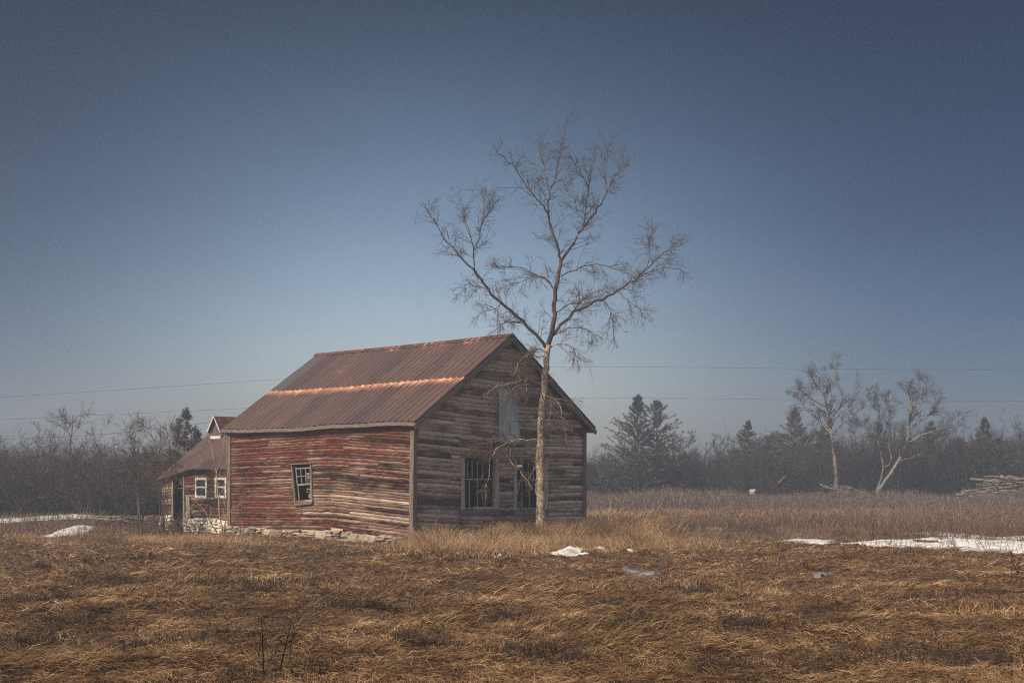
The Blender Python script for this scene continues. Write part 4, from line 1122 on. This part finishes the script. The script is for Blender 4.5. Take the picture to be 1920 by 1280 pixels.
bare_tree('bare_tree', 'straight bare sapling clump at the far right edge', 1908, 812, 90, 53, .3, 6, .7, .013)
bare_tree('bare_tree', 'round topped bare tree over the left thicket', 126, 776, 66, 54, .5, 1, .3, .010, (M_cedarbark, M_twig))
bare_tree('bare_tree', 'low leaning bare tree left of the round topped one', 88, 792, 67, 55, .5, 2, .3, .009, (M_cedarbark, M_twig))
bare_tree('bare_tree', 'pale feathery bare tree over the thicket between round tree and shed', 180, 802, 74, 56, .5, 3, .3, .010)
bare_tree('bare_tree', 'small bare tree just left of the tallest bare tree', 1520, 792, 94, 61, .45, 2, .5, .011)
bare_tree('bare_tree', 'grey bare sapling between the lone pointed cedar and the bushy cedar', 1424, 822, 95, 62, .4, 3, .5, .012)
bare_tree('bare_tree', 'thin bare tree right of the slanting pale tree', 1785, 800, 95, 63, .45, 2, .5, .011)
bare_tree('bare_tree', 'many stemmed bare bush between the slanting tree and the log heap', 1822, 828, 91, 64, .5, 6, .5, .012)
# shrubs beside the shed
bare_tree('shrub', 'many stemmed bare shrub at the left end of the shed', 303, 790, 40.2, 57, .55, 8, .5, .005, (M_twig, M_twig), cat='shrub', trunk_r=.012)
bare_tree('shrub', 'thin upright bare shrub left of the many stemmed one', 262, 790, 44, 58, .4, 8, .6, .006, (M_greytwig, M_greytwig), cat='shrub', trunk_r=.016)
def c4(L): return [(x * .2656, 700 + y * .2656) for x, y in L]
SY = 38.6
SP = [(c4([(1570, 1195), (1560, 1000), (1540, 850), (1520, 700), (1500, 560), (1470, 460), (1455, 400)]), .030, .006, SY, SY + .1),
      (c4([(1582, 1195), (1580, 1000), (1590, 850), (1610, 700), (1600, 560), (1590, 470)]), .026, .005, SY, SY - .3),
      (c4([(1565, 1190), (1500, 1080), (1440, 960), (1380, 890), (1310, 800), (1270, 760)]), .022, .004, SY, SY - .4),
      (c4([(1545, 860), (1600, 780), (1618, 700), (1616, 620)]), .014, .004, SY, SY + .2), (c4([(1520, 700), (1460, 640), (1420, 580), (1395, 540)]), .012, .003, SY, SY - .3),
      (c4([(1525, 720), (1550, 620), (1570, 540), (1595, 450)]), .012, .003, SY, SY + .2), (c4([(1585, 1000), (1650, 950), (1720, 910), (1800, 830)]), .012, .003, SY, SY - .8),
      (c4([(1380, 890), (1350, 950), (1320, 1000)]), .008, .003, SY - .2, SY - .4)]
def sap_twigs(Ls):
    bat = []
    for q, rr in Ls:
        a = spawn(q[None], np.minimum(rr, .009)[None], 9, (.2, .6), 40, 5, .3, (.8, .4), .3, .15, .4, .004)
        b2 = spawn(*a, 4, (.1, .25), 40, 3, .2, (.8, .5), .1, .2, .4, .0035)
        bat += [(a[0], a[1], 4), (b2[0], b2[1], 3)]
    return bat
b_ = PX(417, 1018, SY); b_[2] = 0
traced_tree('sapling', 'tan bare sapling with a few thin stems at the barn\'s left corner', 'sapling', SP, b_, M_tanstem, M_tanstem, sap_twigs, trunk_n=2)

# ------------------------------------------------------------------ thickets (nobody could count the stems)
def brush(name, label, area, hfun, nst, mat, lean=.25, per=(7, 5), thick=.008, seed=1, K=5, up=.35, cat='thicket', clump=0):
    global rng
    keep = rng; rng = np.random.default_rng(seed)
    x, y = area(nst); n = len(x)
    cx_, cy_ = area(max(3, nst // clump)) if clump else (None, None)
    if clump:      # stems fan out of shared roots
        ci_ = rng.integers(0, len(cx_), n); x = cx_[ci_] + rng.normal(size=n) * .22; y = cy_[ci_] + rng.normal(size=n) * .22
    H = hfun(x, y) * (.55 + .45 * rng.random(n))
    P = np.zeros((n, K, 3)); P[:, 0] = np.stack([x, y, ground_h(x, y) - .03], -1)
    if clump: H = H * (.7 + .5 * rng.random(len(cx_)))[ci_]
    d = unit(np.stack([rng.normal(size=n) * lean, rng.normal(size=n) * lean, np.ones(n)], -1))
    for k in range(1, K):
        d = unit(d + rng.normal(size=(n, 3)) * .13); P[:, k] = P[:, k - 1] + d * (H / (K - 1))[:, None]
    rad = (thick * 1.6 * np.linspace(1, .4, K))[None].repeat(n, 0)
    bt = [(P, rad)]
    hm = float(np.mean(H))
    a = spawn(P, rad, per[0], (hm * .16, hm * .42), 45, 4, .12, (.8, .4), up, .2, .4, thick * .7); bt.append(a)
    if per[1]: bt.append(spawn(*a, per[1], (hm * .06, hm * .16), 45, 3, .1, (.8, .5), .05, .2, .4, thick * .6))
    V, Fq = ribbons(bt); o = np_mesh(name, V, Fq, mat); tag(o, label, cat, kind='stuff')
    rng = keep
    return o
def trap(x0, x1, Ya, Yb):
    """random ground points between photo columns x0..x1 and distances Ya..Yb"""
    def f(n):
        Y = Ya + (Yb - Ya) * rng.random(n); x = x0 + (x1 - x0) * rng.random(n)
        return (x - 960) / F_PX * Y, Y
    return f
def h_left(x, y):
    xp = 960 + x / y * F_PX
    return 3.25 + .5 * vnoise(x * .5, y * .5, 5) + .4 * np.clip((120 - xp) / 200, -1, 1)
brush('thicket', 'dense grey brown leafless thicket along the left edge', trap(-420, 420, 56, 70), h_left, 5200, M_thicket, .36, (8, 5), .010, 3, clump=14)
def h_right(x, y):
    xp = 960 + x / y * F_PX
    base = np.interp(xp, [1080, 1200, 1330, 1500, 1700, 1850, 1930], [3.4, 3.3, 4.2, 4.8, 5.2, 4.8, 5.4])
    return base * (.72 + .5 * vnoise(x * .35, y * .2, 6))
brush('undergrowth', 'tangled leafless undergrowth below the trees on the right', trap(1080, 2150, 90, 106), h_right, 4600, M_under, .36, (8, 5), .014, 4, clump=12)
brush('low_thicket', 'low bare brush along the field behind the barn', trap(430, 1090, 84, 96), lambda x, y: 2.2 + 0 * x, 900, M_under, .3, (6, 4), .014, 14)
brush('scrub', 'mauve brown dead weeds in front of the trees on the right', trap(1070, 2100, 60, 88), lambda x, y: .30 + 1.45 * fbm(x * .35, y * .22, 8, 3) ** 1.6, 15000, M_mauve, .3, (4, 2), .007, 5, 4, .3, 'scrub')
brush('scrub', 'dark brown dead weeds behind the snow patch on the right', trap(1150, 2050, 40.5, 58),
      lambda x, y: (.14 + .95 * fbm(x * .4, y * .4, 9, 3) ** 1.6) * np.clip((960 + x / y * F_PX - 1100) / 300, .3, 1), 9000, M_scrub, .3, (4, 2), .005, 6, 4, .3, 'scrub')
brush('scrub', 'brown weeds between the thicket and the flattened field on the left', trap(-60, 330, 38, 54), lambda x, y: .10 + .38 * vnoise(x * .4, y * .4, 19), 2600, M_scrub, .3, (4, 2), .005, 7, 4, .3, 'scrub')
brush('bramble', 'tangled bramble at the foot of the shed', trap(255, 400, 39.5, 42.5), lambda x, y: .5 + .4 * vnoise(x, y, 29), 230, M_twig, .6, (6, 3), .0045, 8, 5, -.2, 'bramble')

# ------------------------------------------------------------------ snow
SNOW = []      # polygons on the ground, for keeping grass off
def in_poly(x, y, poly):
    x = np.asarray(x); y = np.asarray(y); c = np.zeros(x.shape, bool); n = len(poly)
    for i in range(n):
        (x0, y0), (x1, y1) = poly[i], poly[(i + 1) % n]
        hit = ((y0 > y) != (y1 > y)) & (x < (x1 - x0) * (y - y0) / (y1 - y0 + 1e-12) + x0)
        c ^= hit
    return c
def poly_dist(x, y, poly):
    d = np.full(x.shape, 1e9); n = len(poly)
    for i in range(n):
        a, b = np.array(poly[i]), np.array(poly[(i + 1) % n]); ab = b - a
        t = np.clip(((x - a[0]) * ab[0] + (y - a[1]) * ab[1]) / (ab @ ab + 1e-12), 0, 1)
        d = np.minimum(d, np.hypot(x - a[0] - t * ab[0], y - a[1] - t * ab[1]))
    return np.where(in_poly(x, y, poly), d, -d)
def snow(label, pix, thick, name='snow_patch', mat=None, step=None, rough=.55, holes=0):
    poly = [tuple(GR(*p)) for p in pix]; SNOW.append(poly)
    xs, ys = zip(*poly); pad = .4
    st = step or max(.035, min(.12, (max(xs) - min(xs)) / 90))
    gx = np.arange(min(xs) - pad, max(xs) + pad, st); gy = np.arange(min(ys) - pad, max(ys) + pad, st * 1.5)
    X, Y = np.meshgrid(gx, gy); sd = poly_dist(X, Y, poly); thick = thick * .6
    sc = max(.15, min(.9, (max(ys) - min(ys)) * .35))
    f = sd + (fbm(X / sc * .8, Y / sc * .5, 31, 4) - .42) * 2 * rough * sc
    if holes: f = np.minimum(f, (fbm(X * .9, Y * .55, 33, 4) - .30 * holes) * 2.0)
    cellf = np.minimum.reduce([f[:-1, :-1], f[:-1, 1:], f[1:, 1:], f[1:, :-1]])
    edge = np.clip(f / max(sc * .5, .12), 0, 1); edge = edge * edge * (3 - 2 * edge)
    Z = ground_h(X, Y) + .02 + thick * edge * (.75 + .5 * fbm(X * 1.5, Y * 1.2, 35, 3)) - .03 * (f < .01)
    i = np.arange(X.size).reshape(X.shape)
    q = np.stack([i[:-1, :-1], i[:-1, 1:], i[1:, 1:], i[1:, :-1]], -1)[cellf > -.03]
    if len(q) == 0: return
    used = np.unique(q); mp = np.full(X.size, -1); mp[used] = np.arange(len(used))
    V = np.stack([X, Y, Z], -1).reshape(-1, 3)[used]
    o = np_mesh(name, V - np.array([xs[0], ys[0], 0]), [mp[q]], mat or M_snow, smooth=True); o.location = (xs[0], ys[0], 0)
    tag(o, label, 'snow' if mat is None else 'ice')
    return o
snow('large melting snow patch at the right edge of the field', [(1590, 1019), (1640, 1014), (1700, 1012), (1752, 1008), (1800, 1009), (1860, 1013), (1990, 1016), (1990, 1052), (1900, 1043), (1850, 1038), (1790, 1032), (1700, 1030), (1640, 1025)], .06, holes=.95)
snow('ragged snow strip among weeds behind the large snow patch', [(1685, 1000), (1730, 997), (1780, 999), (1850, 1004), (1990, 1004), (1990, 1013), (1900, 1011), (1830, 1008), (1760, 1004)], .06, holes=1)
snow('thin snow streak left of the large snow patch', [(1473, 1012), (1500, 1010), (1550, 1014), (1540, 1018), (1490, 1016)], .04)
snow('largest snow lump in front of the tree\'s tall grass', [(1028, 1046), (1045, 1043), (1060, 1035), (1085, 1034), (1093, 1041), (1080, 1047), (1050, 1048)], .16)
snow('small snow wedge just right of the largest lump', [(1117, 1031.5), (1130, 1031.5), (1146, 1037), (1135, 1039), (1122, 1036)], .08)
snow('small snow sliver right of the snow wedge', [(1173, 1039), (1188, 1040), (1203, 1044.5), (1190, 1046), (1180, 1043)], .06)
snow('thin snow scraps left of the largest lump', [(911, 1056), (930, 1051), (948, 1052), (950, 1058), (930, 1060)], .07)
snow('tiny snow scrap beside the thin scraps before the gable', [(972, 1050), (984, 1049), (986, 1055), (974, 1056)], .06)
snow('flat streak of snow just below the largest lump', [(1062, 1049.5), (1085, 1048), (1100, 1048.5), (1090, 1052), (1066, 1053)], .03)
snow('long white snow bank beside the left thicket', [(85, 1006), (115, 996), (150, 990), (178, 988), (172, 993), (150, 998), (120, 1004), (100, 1008)], .16)
snow('far snow strip at the foot of the left thicket', [(-60, 977), (40, 973), (100, 967), (175, 962), (172, 969), (120, 973), (40, 978), (-60, 982)], .08)
snow('small snow streak in the field behind the tall grass', [(1325, 989), (1345, 988), (1358, 991), (1340, 993)], .06)
snow('tiny far snow spot beside the barn\'s right corner', [(1096, 941), (1105, 941), (1106, 945), (1097, 945)], .25)
snow('grey slush puddle in the middle of the field', [(1150, 1084), (1175, 1082), (1200, 1083), (1232, 1087), (1200, 1090), (1170, 1087)], .012, 'slush_puddle', M_ice)
snow('small grey slush puddle right of the middle one', [(1515, 1091), (1535, 1088), (1570, 1088), (1565, 1092), (1530, 1094)], .012, 'slush_puddle', M_ice)

brush('scrub', 'thin dark weed stems poking through the large snow patch', trap(1560, 1990, 27, 39), lambda x, y: .22 + .3 * vnoise(x * .8, y * .8, 39), 420, M_weed, .3, (3, 0), .004, 9, 4, .3, 'scrub')
brush('scrub', 'dark weed stems massed along the back of the large snow patch', trap(1640, 1990, 35.5, 40.5), lambda x, y: .35 + .45 * vnoise(x * .8, y * .8, 38), 900, M_weed, .3, (4, 0), .005, 10, 4, .3, 'scrub')
# ------------------------------------------------------------------ grass
def blades(name, label, x, y, L, elev, az, wd, mat, K=3, droop=.8, lift=0.0, cat='grass'):
    n = len(x); P = np.zeros((n, K, 3)); P[:, 0] = np.stack([x, y, ground_h(x, y) + lift], -1)
    el = elev.copy()
    for k in range(1, K):
        d = np.stack([np.cos(az) * np.cos(el), np.sin(az) * np.cos(el), np.sin(el)], -1)
        P[:, k] = P[:, k - 1] + d * (L / (K - 1))[:, None]
        el = el - droop * (.5 + rng.random(n)) * (1.0 / (K - 1)); az = az + rng.normal(size=n) * .25
    if K <= 3:       # matted blades never sink below the ground
        for k in range(1, K): P[:, k, 2] = np.maximum(P[:, k, 2], ground_h(P[:, k, 0], P[:, k, 1]) + .006 + lift * .5)
    T = unit(np.gradient(P, axis=1)); up = np.array([0, 0, 1.0]) + rng.normal(size=(n, 1, 3)) * .55
    A = unit(np.cross(T, up)); wk = wd[:, None] * np.array([1, .85, .25] if K == 3 else np.linspace(1, .25, K))[None]
    V = np.stack([P - A * wk[..., None], P + A * wk[..., None]], 2)
    i = np.arange(n * K * 2).reshape(n, K, 2)
    q = np.stack([i[:, :-1, 0], i[:, :-1, 1], i[:, 1:, 1], i[:, 1:, 0]], -1).reshape(-1, 4)
    o = np_mesh(name, V.reshape(-1, 3), [q], mat); tag(o, label, cat, kind='stuff')
    return o
def keep_off(x, y, pad=0.0):
    k = np.ones(len(x), bool)
    for p in SNOW:
        k &= ~(in_poly(x, y, p) & (rng.random(len(x)) < .93))
    bu, bv = barn_uv(x, y)
    k &= ~((bu > -.05) & (bu < BW + .05) & (bv > -.05) & (bv < BL + 4.3))
    return k
# matted field: even density in the picture, so more blades per metre close by
N = 860000
u = rng.random(N); yy = 1.9 * F_PX / (np.interp(u, [0, 1], [1345 - HOR, 990 - HOR]) * 1.0)
xp = rng.uniform(-420, 2340, N); xx = (xp - 960) / F_PX * yy
k = keep_off(xx, yy); xx, yy = xx[k], yy[k]; n = len(xx)
flow = 6.283 * 1.1 * (fbm(xx * .22, yy * .30, 51, 3) - .5) + .5 * (vnoise(xx * 1.3, yy * 1.3, 52) - .5)
az = flow + rng.normal(size=n) * .38 + np.where(rng.random(n) < .25, math.pi, 0)
tuft = fbm(xx * 1.1, yy * 1.7, 53, 2)
swirl = np.clip((tuft - .52) * 9, 0, 1)                       # 1 in the long combed tufts, 0 in the short broken mat
az = az + rng.normal(size=n) * 1.1 * (1 - swirl)
L = (.045 + .12 * rng.random(n) ** 1.5) * (1 - swirl) + (.10 + .20 * rng.random(n)) * swirl
elev = R(3) + R(30) * rng.random(n) ** 2 + R(14) * swirl
wd = (.0020 + .0022 * rng.random(n) ** 2) * np.clip(yy / 13, .9, 2.2)
blades('dry_grass', 'flattened straw coloured grass matted across the field', xx, yy, L, elev, az, wd, M_straw, 3, 1.0)
# taller, darker tussocks of dead weed in the mat
cl = np.array([GR(*p) for p in ((640, 1150), (700, 1165), (610, 1160), (745, 1180), (800, 1225), (420, 1110), (330, 1170), (130, 1190), (60, 1230), (250, 1230), (540, 1250), (1000, 1250), (880, 1110),
      (1120, 1150), (1300, 1120), (1400, 1190), (1540, 1160), (1690, 1140), (1800, 1130), (1250, 1225), (1500, 1255), (1720, 1250), (1880, 1200), (960, 1180), (200, 1110), (500, 1130), (1180, 1190), (1620, 1205), (690, 1255), (90, 1150), (390, 1215), (1350, 1265), (1850, 1265))])
ci = rng.integers(0, len(cl), 15000); s = .12 + .22 * rng.random(len(cl))
xx = cl[ci, 0] + rng.normal(size=15000) * s[ci] * 1.6; yy = cl[ci, 1] + rng.normal(size=15000) * s[ci] * .8; n = len(xx)
blades('dead_weeds', 'dark brown tussocks of dead weeds scattered through the matted field', xx, yy, .05 + .15 * rng.random(n), R(35) + R(50) * rng.random(n), rng.random(n) * 6.28, .0025 + .002 * rng.random(n), M_darkweed, 3, .6, 0, 'weeds')
# tall straw round the barn and tree
def tall(label, cpx, spread, cnt, h, seedm=M_tall, name='tall_grass', wid=.0035, lean=.5):
    c = np.array([GR(*p) for p in cpx]); i = rng.integers(0, len(c) - 1, cnt); t = rng.random(cnt)[:, None]
    p = c[i] * (1 - t) + c[i + 1] * t + rng.normal(size=(cnt, 2)) * np.array(spread)
    k = keep_off(p[:, 0], p[:, 1]); p = p[k]; n = len(p)
    cl = vnoise(p[:, 0] * 1.6, p[:, 1] * 1.6, 61); k = rng.random(n) < .25 + cl; p, cl = p[k], cl[k]; n = len(p)
    L = h * (.35 + .65 * rng.random(n)) * (.6 + .7 * cl)
    az = math.pi * 2 * vnoise(p[:, 0] * .8, p[:, 1] * .8, 62) * 1.5 + rng.normal(size=n) * .7
    blades(name, label, p[:, 0], p[:, 1], L, R(86) - np.abs(rng.normal(size=n)) * lean, az, wid * (.7 + .6 * rng.random(n)), seedm, 5, .9)
tall('tall straw grass round the tree and along the barn gable', [(790, 1022), (860, 1018), (940, 1016), (1010, 1014), (1080, 1008), (1140, 1010)], (.35, .8), 24000, .66)
tall('knee high straw grass in front of the barn gable', [(800, 1036), (900, 1040), (1000, 1038), (1100, 1030), (1200, 1024), (1290, 1018)], (.5, 1.2), 26000, .42)
tall('tall straw stalks standing off the barn\'s right corner', [(1060, 1005), (1110, 1003), (1170, 1008), (1230, 1012)], (.6, 1.5), 9000, .75)
tall('brown rough grass in front of the shed and left thicket', [(20, 1016), (120, 1014), (200, 1016), (280, 1016), (360, 1014), (420, 1016)], (.7, .7), 17000, .26, M_tall)
tall('rough short grass along the barn\'s stone foundation', [(430, 1018), (520, 1022), (600, 1026), (700, 1030), (780, 1034)], (.2, .35), 5000, .17)
tall('shaggy brown grass fringe behind the matted field on the right', [(1290, 1008), (1400, 1004), (1500, 1002), (1600, 1001), (1700, 998), (1950, 998)], (1.5, 2.0), 16000, .35, M_scrub, 'rough_grass', .004)
tall('pale straw strip between the scrub bands on the right', [(1100, 966), (1300, 962), (1500, 962), (1700, 961), (2000, 960)], (1.5, 3.0), 22000, .35, M_tall, 'straw_strip', .008)

# --- single weeds one can count
def weed(label, pts, Yb, r0=.004, branch=6, m=M_darkweed, cat='weed'):
    root = empty('weed_stalk', (*GR(*pts[0][0]), 0)); tag(root, label, cat)
    o = np.array(root.location)
    bt = []; 
    for line in pts:
        Y = GR(*pts[0][0])[1]
        P = np.array([PX(x, y, Y + .15 * j * (1 if len(line) % 2 else -1)) for j, (x, y) in enumerate(line)]); P[0, 2] = min(P[0, 2], 0.02)
        q = smooth_line(P, 6); rr = np.linspace(r0, r0 * .45, 6)
        bt.append((q[None], rr[None], 4))
        if branch:
            a = spawn(q[None], rr[None], branch, (.05, .16), 38, 3, .35, (.8, .5), .3, .15, .4, r0 * .4); bt.append((a[0], a[1], 3))
            b2 = spawn(*a, 3, (.015, .04), 40, 3, .5, (1.3, 1.3), .2, .15, .2, r0 * .5); bt.append((b2[0], b2[1], 3))
    V, Fq = tubes(bt); np_mesh('stem', V - o, Fq, m, root)
weed('tall straight dark weed stalk at the bottom edge', [[(494, 1285), (493, 1230), (492, 1195), (490, 1160)]], 0, .009, 5)
weed('leaning forked dark weed stalk at the bottom edge', [[(520, 1283), (528, 1240), (538, 1195), (548, 1158)], [(538, 1195), (550, 1165), (556, 1150)]], 0, .009, 6)
weed('short clump of dark weed stems between the two tall stalks', [[(505, 1284), (508, 1240), (512, 1212)], [(506, 1284), (502, 1235), (500, 1205)], [(510, 1284), (515, 1235), (520, 1208)], [(497, 1284), (484, 1230), (481, 1205)]], 0, .004, 10)
weed('dim dark weed near the left edge of the foreground', [[(85, 1215), (92, 1190), (97, 1172)], [(85, 1215), (84, 1195), (80, 1178)]], 0, .004, 12)
weed('branched weed right of the field\'s middle', [[(1452, 1072), (1456, 1045), (1460, 1018)], [(1454, 1070), (1464, 1042), (1470, 1020)]], 0, .006, 8)
weed('single thin weed left of the branched one', [[(1427, 1036), (1424, 1015), (1422, 998)]], 0, .006, 4)
weed('stubby dark weed below the branched one', [[(1515, 1090), (1513, 1073), (1512, 1060)]], 0, .006, 8)
weed('slanting weed left of the large snow patch', [[(1562, 1058), (1575, 1040), (1584, 1030)]], 0, .006, 4)
weed('dark dock stalk standing before the snow at the right edge', [[(1897, 1097), (1897, 1065), (1898, 1040)]], 0, .010, 16)
weed('second dark dock stalk leaning right by the right edge', [[(1904, 1097), (1909, 1065), (1912, 1044)]], 0, .010, 16)
weed('weed sticking out of the large snow patch', [[(1782, 1034), (1783, 1022), (1785, 1014)], [(1783, 1034), (1789, 1022), (1791, 1016)]], 0, .008, 10)
weed('small weed by the snow wedge in the middle of the field', [[(1155, 1067), (1160, 1053), (1167, 1043)]], 0, .006, 5)
weed('low weed near the left edge of the large snow patch', [[(1665, 1030), (1667, 1020), (1670, 1012)]], 0, .008, 8)
weed('dry weed in the open field at right', [[(1725, 1086), (1727, 1072), (1725, 1062)]], 0, .006, 8)

# ------------------------------------------------------------------ log heaps
def log_mesh(seed, sides=8):
    r = np.random.default_rng(seed); K = 7; P = np.zeros((1, K, 3)); P[0, :, 0] = np.linspace(-.5, .5, K); P[0, :, 1:] = np.cumsum(r.normal(size=(K, 2)), 0) * .008
    V, Fq = tubes([(P, (.04 * np.linspace(1, .7, K) * (1 + .1 * r.normal(size=K)))[None], sides)])
    Fq = Fq[0]; nv = len(V)
    V = np.concatenate([V, P[0, :1] , P[0, -1:]]); e = K * sides
    f0 = np.array([[e, (j + 1) % sides, j] for j in range(sides)]); s0 = (K - 1) * sides
    f1 = np.array([[e + 1, s0 + j, s0 + (j + 1) % sides] for j in range(sides)])
    o = np_mesh('log', V, [Fq, np.concatenate([f0, f1])], M_log, smooth=False)
    me = o.data; bpy.data.objects.remove(o); return me
LOGS = [log_mesh(k) for k in range(4)]
def put_log(a, b, th, k, label, group, name='log', cat='log'):
    a, b = Vector(a), Vector(b); o = bpy.data.objects.new(name, LOGS[k % 4]); col.objects.link(o)
    o.location = (a + b) / 2; d = b - a; o.rotation_euler = d.to_track_quat('X', 'Z').to_euler()
    s = th / .08; o.scale = (d.length, s, s); tag(o, label, cat, group); return o
r = random.Random(5)
HY = 74.0
for k in range(84):
    f = r.random(); cx = 1815 + 150 * r.random(); hgt = 60 * min(1, (cx - 1790) / 75)
    cy = 943 - hgt * r.random() ** .9 * .85; Yd = HY + r.uniform(-1.2, 1.2)
    ln = r.uniform(25, 75); sl = r.gauss(0, .16)
    a = PX(cx - ln / 2, cy + sl * ln / 2, Yd); b = PX(cx + ln / 2, cy - sl * ln / 2, Yd + r.uniform(-1, 1))
    a[2] = max(a[2], .08); b[2] = max(b[2], .08)
    put_log(a, b, r.uniform(.08, .20), k, 'weathered grey log jumbled in the heap at the right edge', 'logs in the heap at the right edge')
for (x0, y0, x1, y1, th, lab) in ((1868, 901, 1905, 903, .10, 'pale pole lying level on top of the right log heap'), (1876, 892, 1898, 904, .18, 'thick split log slanting on top of the right log heap'),
        (1889, 891, 1897, 902, .09, 'thin stick poking up from the top of the right log heap'), (1809, 921, 1872, 912, .15, 'long pale log reaching out left from the right heap'),
        (1825, 944, 1852, 950, .10, 'pale pole on the ground left of the right heap'), (1908, 945, 1918, 935, .10, 'pale stick propped upright at the right end of the heap'),
        (1811, 932, 1828, 940, .12, 'short log sloping down at the heap\'s left foot'), (1862, 900, 1864, 907, .2, 'stubby block standing left of the top pole'), (1882, 940, 1893, 928, .22, 'thick log end pointing out low in the right heap')):
    put_log(PX(x0, y0, HY - 1.6), PX(x1, y1, HY - 1.6), th, 1, lab, 'logs in the heap at the right edge')
for k in range(22):
    cx = 1545 + 70 * r.random(); cy = 928 - 22 * r.random() * (1 - abs(cx - 1575) / 60); ln = r.uniform(14, 40); sl = r.choice((.35, .3, -.15, .45)) + r.gauss(0, .12)
    a = PX(cx - ln / 2, cy - sl * ln / 2, 82 + r.uniform(-1, 1)); b = PX(cx + ln / 2, cy + sl * ln / 2, 82 + r.uniform(-1, 1)); a[2] = max(a[2], .05); b[2] = max(b[2], .05)
    put_log(a, b, r.uniform(.05, .12), k, 'grey fallen pole in the tangle under the tallest bare tree', 'poles in the tangle under the tallest bare tree', 'pole', 'pole')
for k in range(26):
    cx = 185 + 90 * r.random(); cy = 968 + 10 * r.random(); ln = r.uniform(18, 50); sl = r.gauss(.05, .15)
    a = PX(cx - ln / 2, cy + sl * ln / 2, 46 + r.uniform(-2, 2)); b = PX(cx + ln / 2, cy - sl * ln / 2, 46 + r.uniform(-2, 2)); a[2] = max(a[2], .05); b[2] = max(b[2], .05)
    put_log(a, b, r.uniform(.03, .07), k, 'grey stick in the brush pile left of the shed', 'sticks in the brush pile left of the shed', 'stick', 'stick')
put_log(PX(1459, 905, 80), PX(1477, 888, 80), .08, 2, 'slanting bare pole among the undergrowth left of the tallest tree', None, 'pole', 'pole')
bl = stones([((0, 0, .28), (.19, .18, .19), .2)], 'boulder', M_stone, None, 9); bl.location = PX(1411, 922, 84); bl.location.z = PX(1411, 922, 84)[2] - .3
tag(bl, 'pale boulder on the scrub left of the tallest bare tree', 'boulder')

# ------------------------------------------------------------------ wires
def wire(label, pts, rad):
    P = np.array([PX(*p) for p in pts]); q = smooth_line(P, 24)
    V, Fq = tubes([(q[None], np.full((1, 24), rad), 5)])
    o = np_mesh('power_line', V - q[0], Fq, M_wire); o.location = q[0]; tag(o, label, 'wire', 'power lines over the field')
wire('upper power line running behind the barn to both edges', [(-200, 757, 66), (0, 745, 68), (263, 728, 71), (525, 711, 74), (800, 694, 78), (1000, 686.5, 80), (1200, 687.5, 80), (1500, 691, 80), (1920, 694, 80), (2300, 696, 80)], .006)
wire('middle power line running behind the barn to both edges', [(-200, 796, 66), (0, 787, 68), (230, 776, 71), (460, 765, 74), (800, 750, 78), (1000, 744.5, 80), (1200, 745.5, 80), (1500, 749, 80), (1920, 752, 80), (2300, 753, 80)], .006)
wire('lowest wire sagging from the left edge to the shed', [(-200, 827, 50), (0, 823, 52), (130, 818, 52), (230, 811, 52), (320, 801, 51), (397, 791, 50), (470, 780, 49)], .007)

# ------------------------------------------------------------------ air
HZ = 0.0031
mb = MB(); mb.box(-260, 260, -40, 330, -1.2, 17.0)
hm = bpy.data.materials.new('haze'); hm.use_nodes = True; t = hm.node_tree; t.nodes.clear()
ho = t.nodes.new('ShaderNodeOutputMaterial'); pv = t.nodes.new('ShaderNodeVolumePrincipled')
pv.inputs['Color'].default_value = (0.80, 0.83, 0.90, 1); pv.inputs['Density'].default_value = HZ; pv.inputs['Anisotropy'].default_value = 0.38
t.links.new(pv.outputs[0], ho.inputs['Volume'])
hz = mb.build('haze', hm); tag(hz, 'thin bluish haze hanging over the fields', 'haze', kind='stuff')
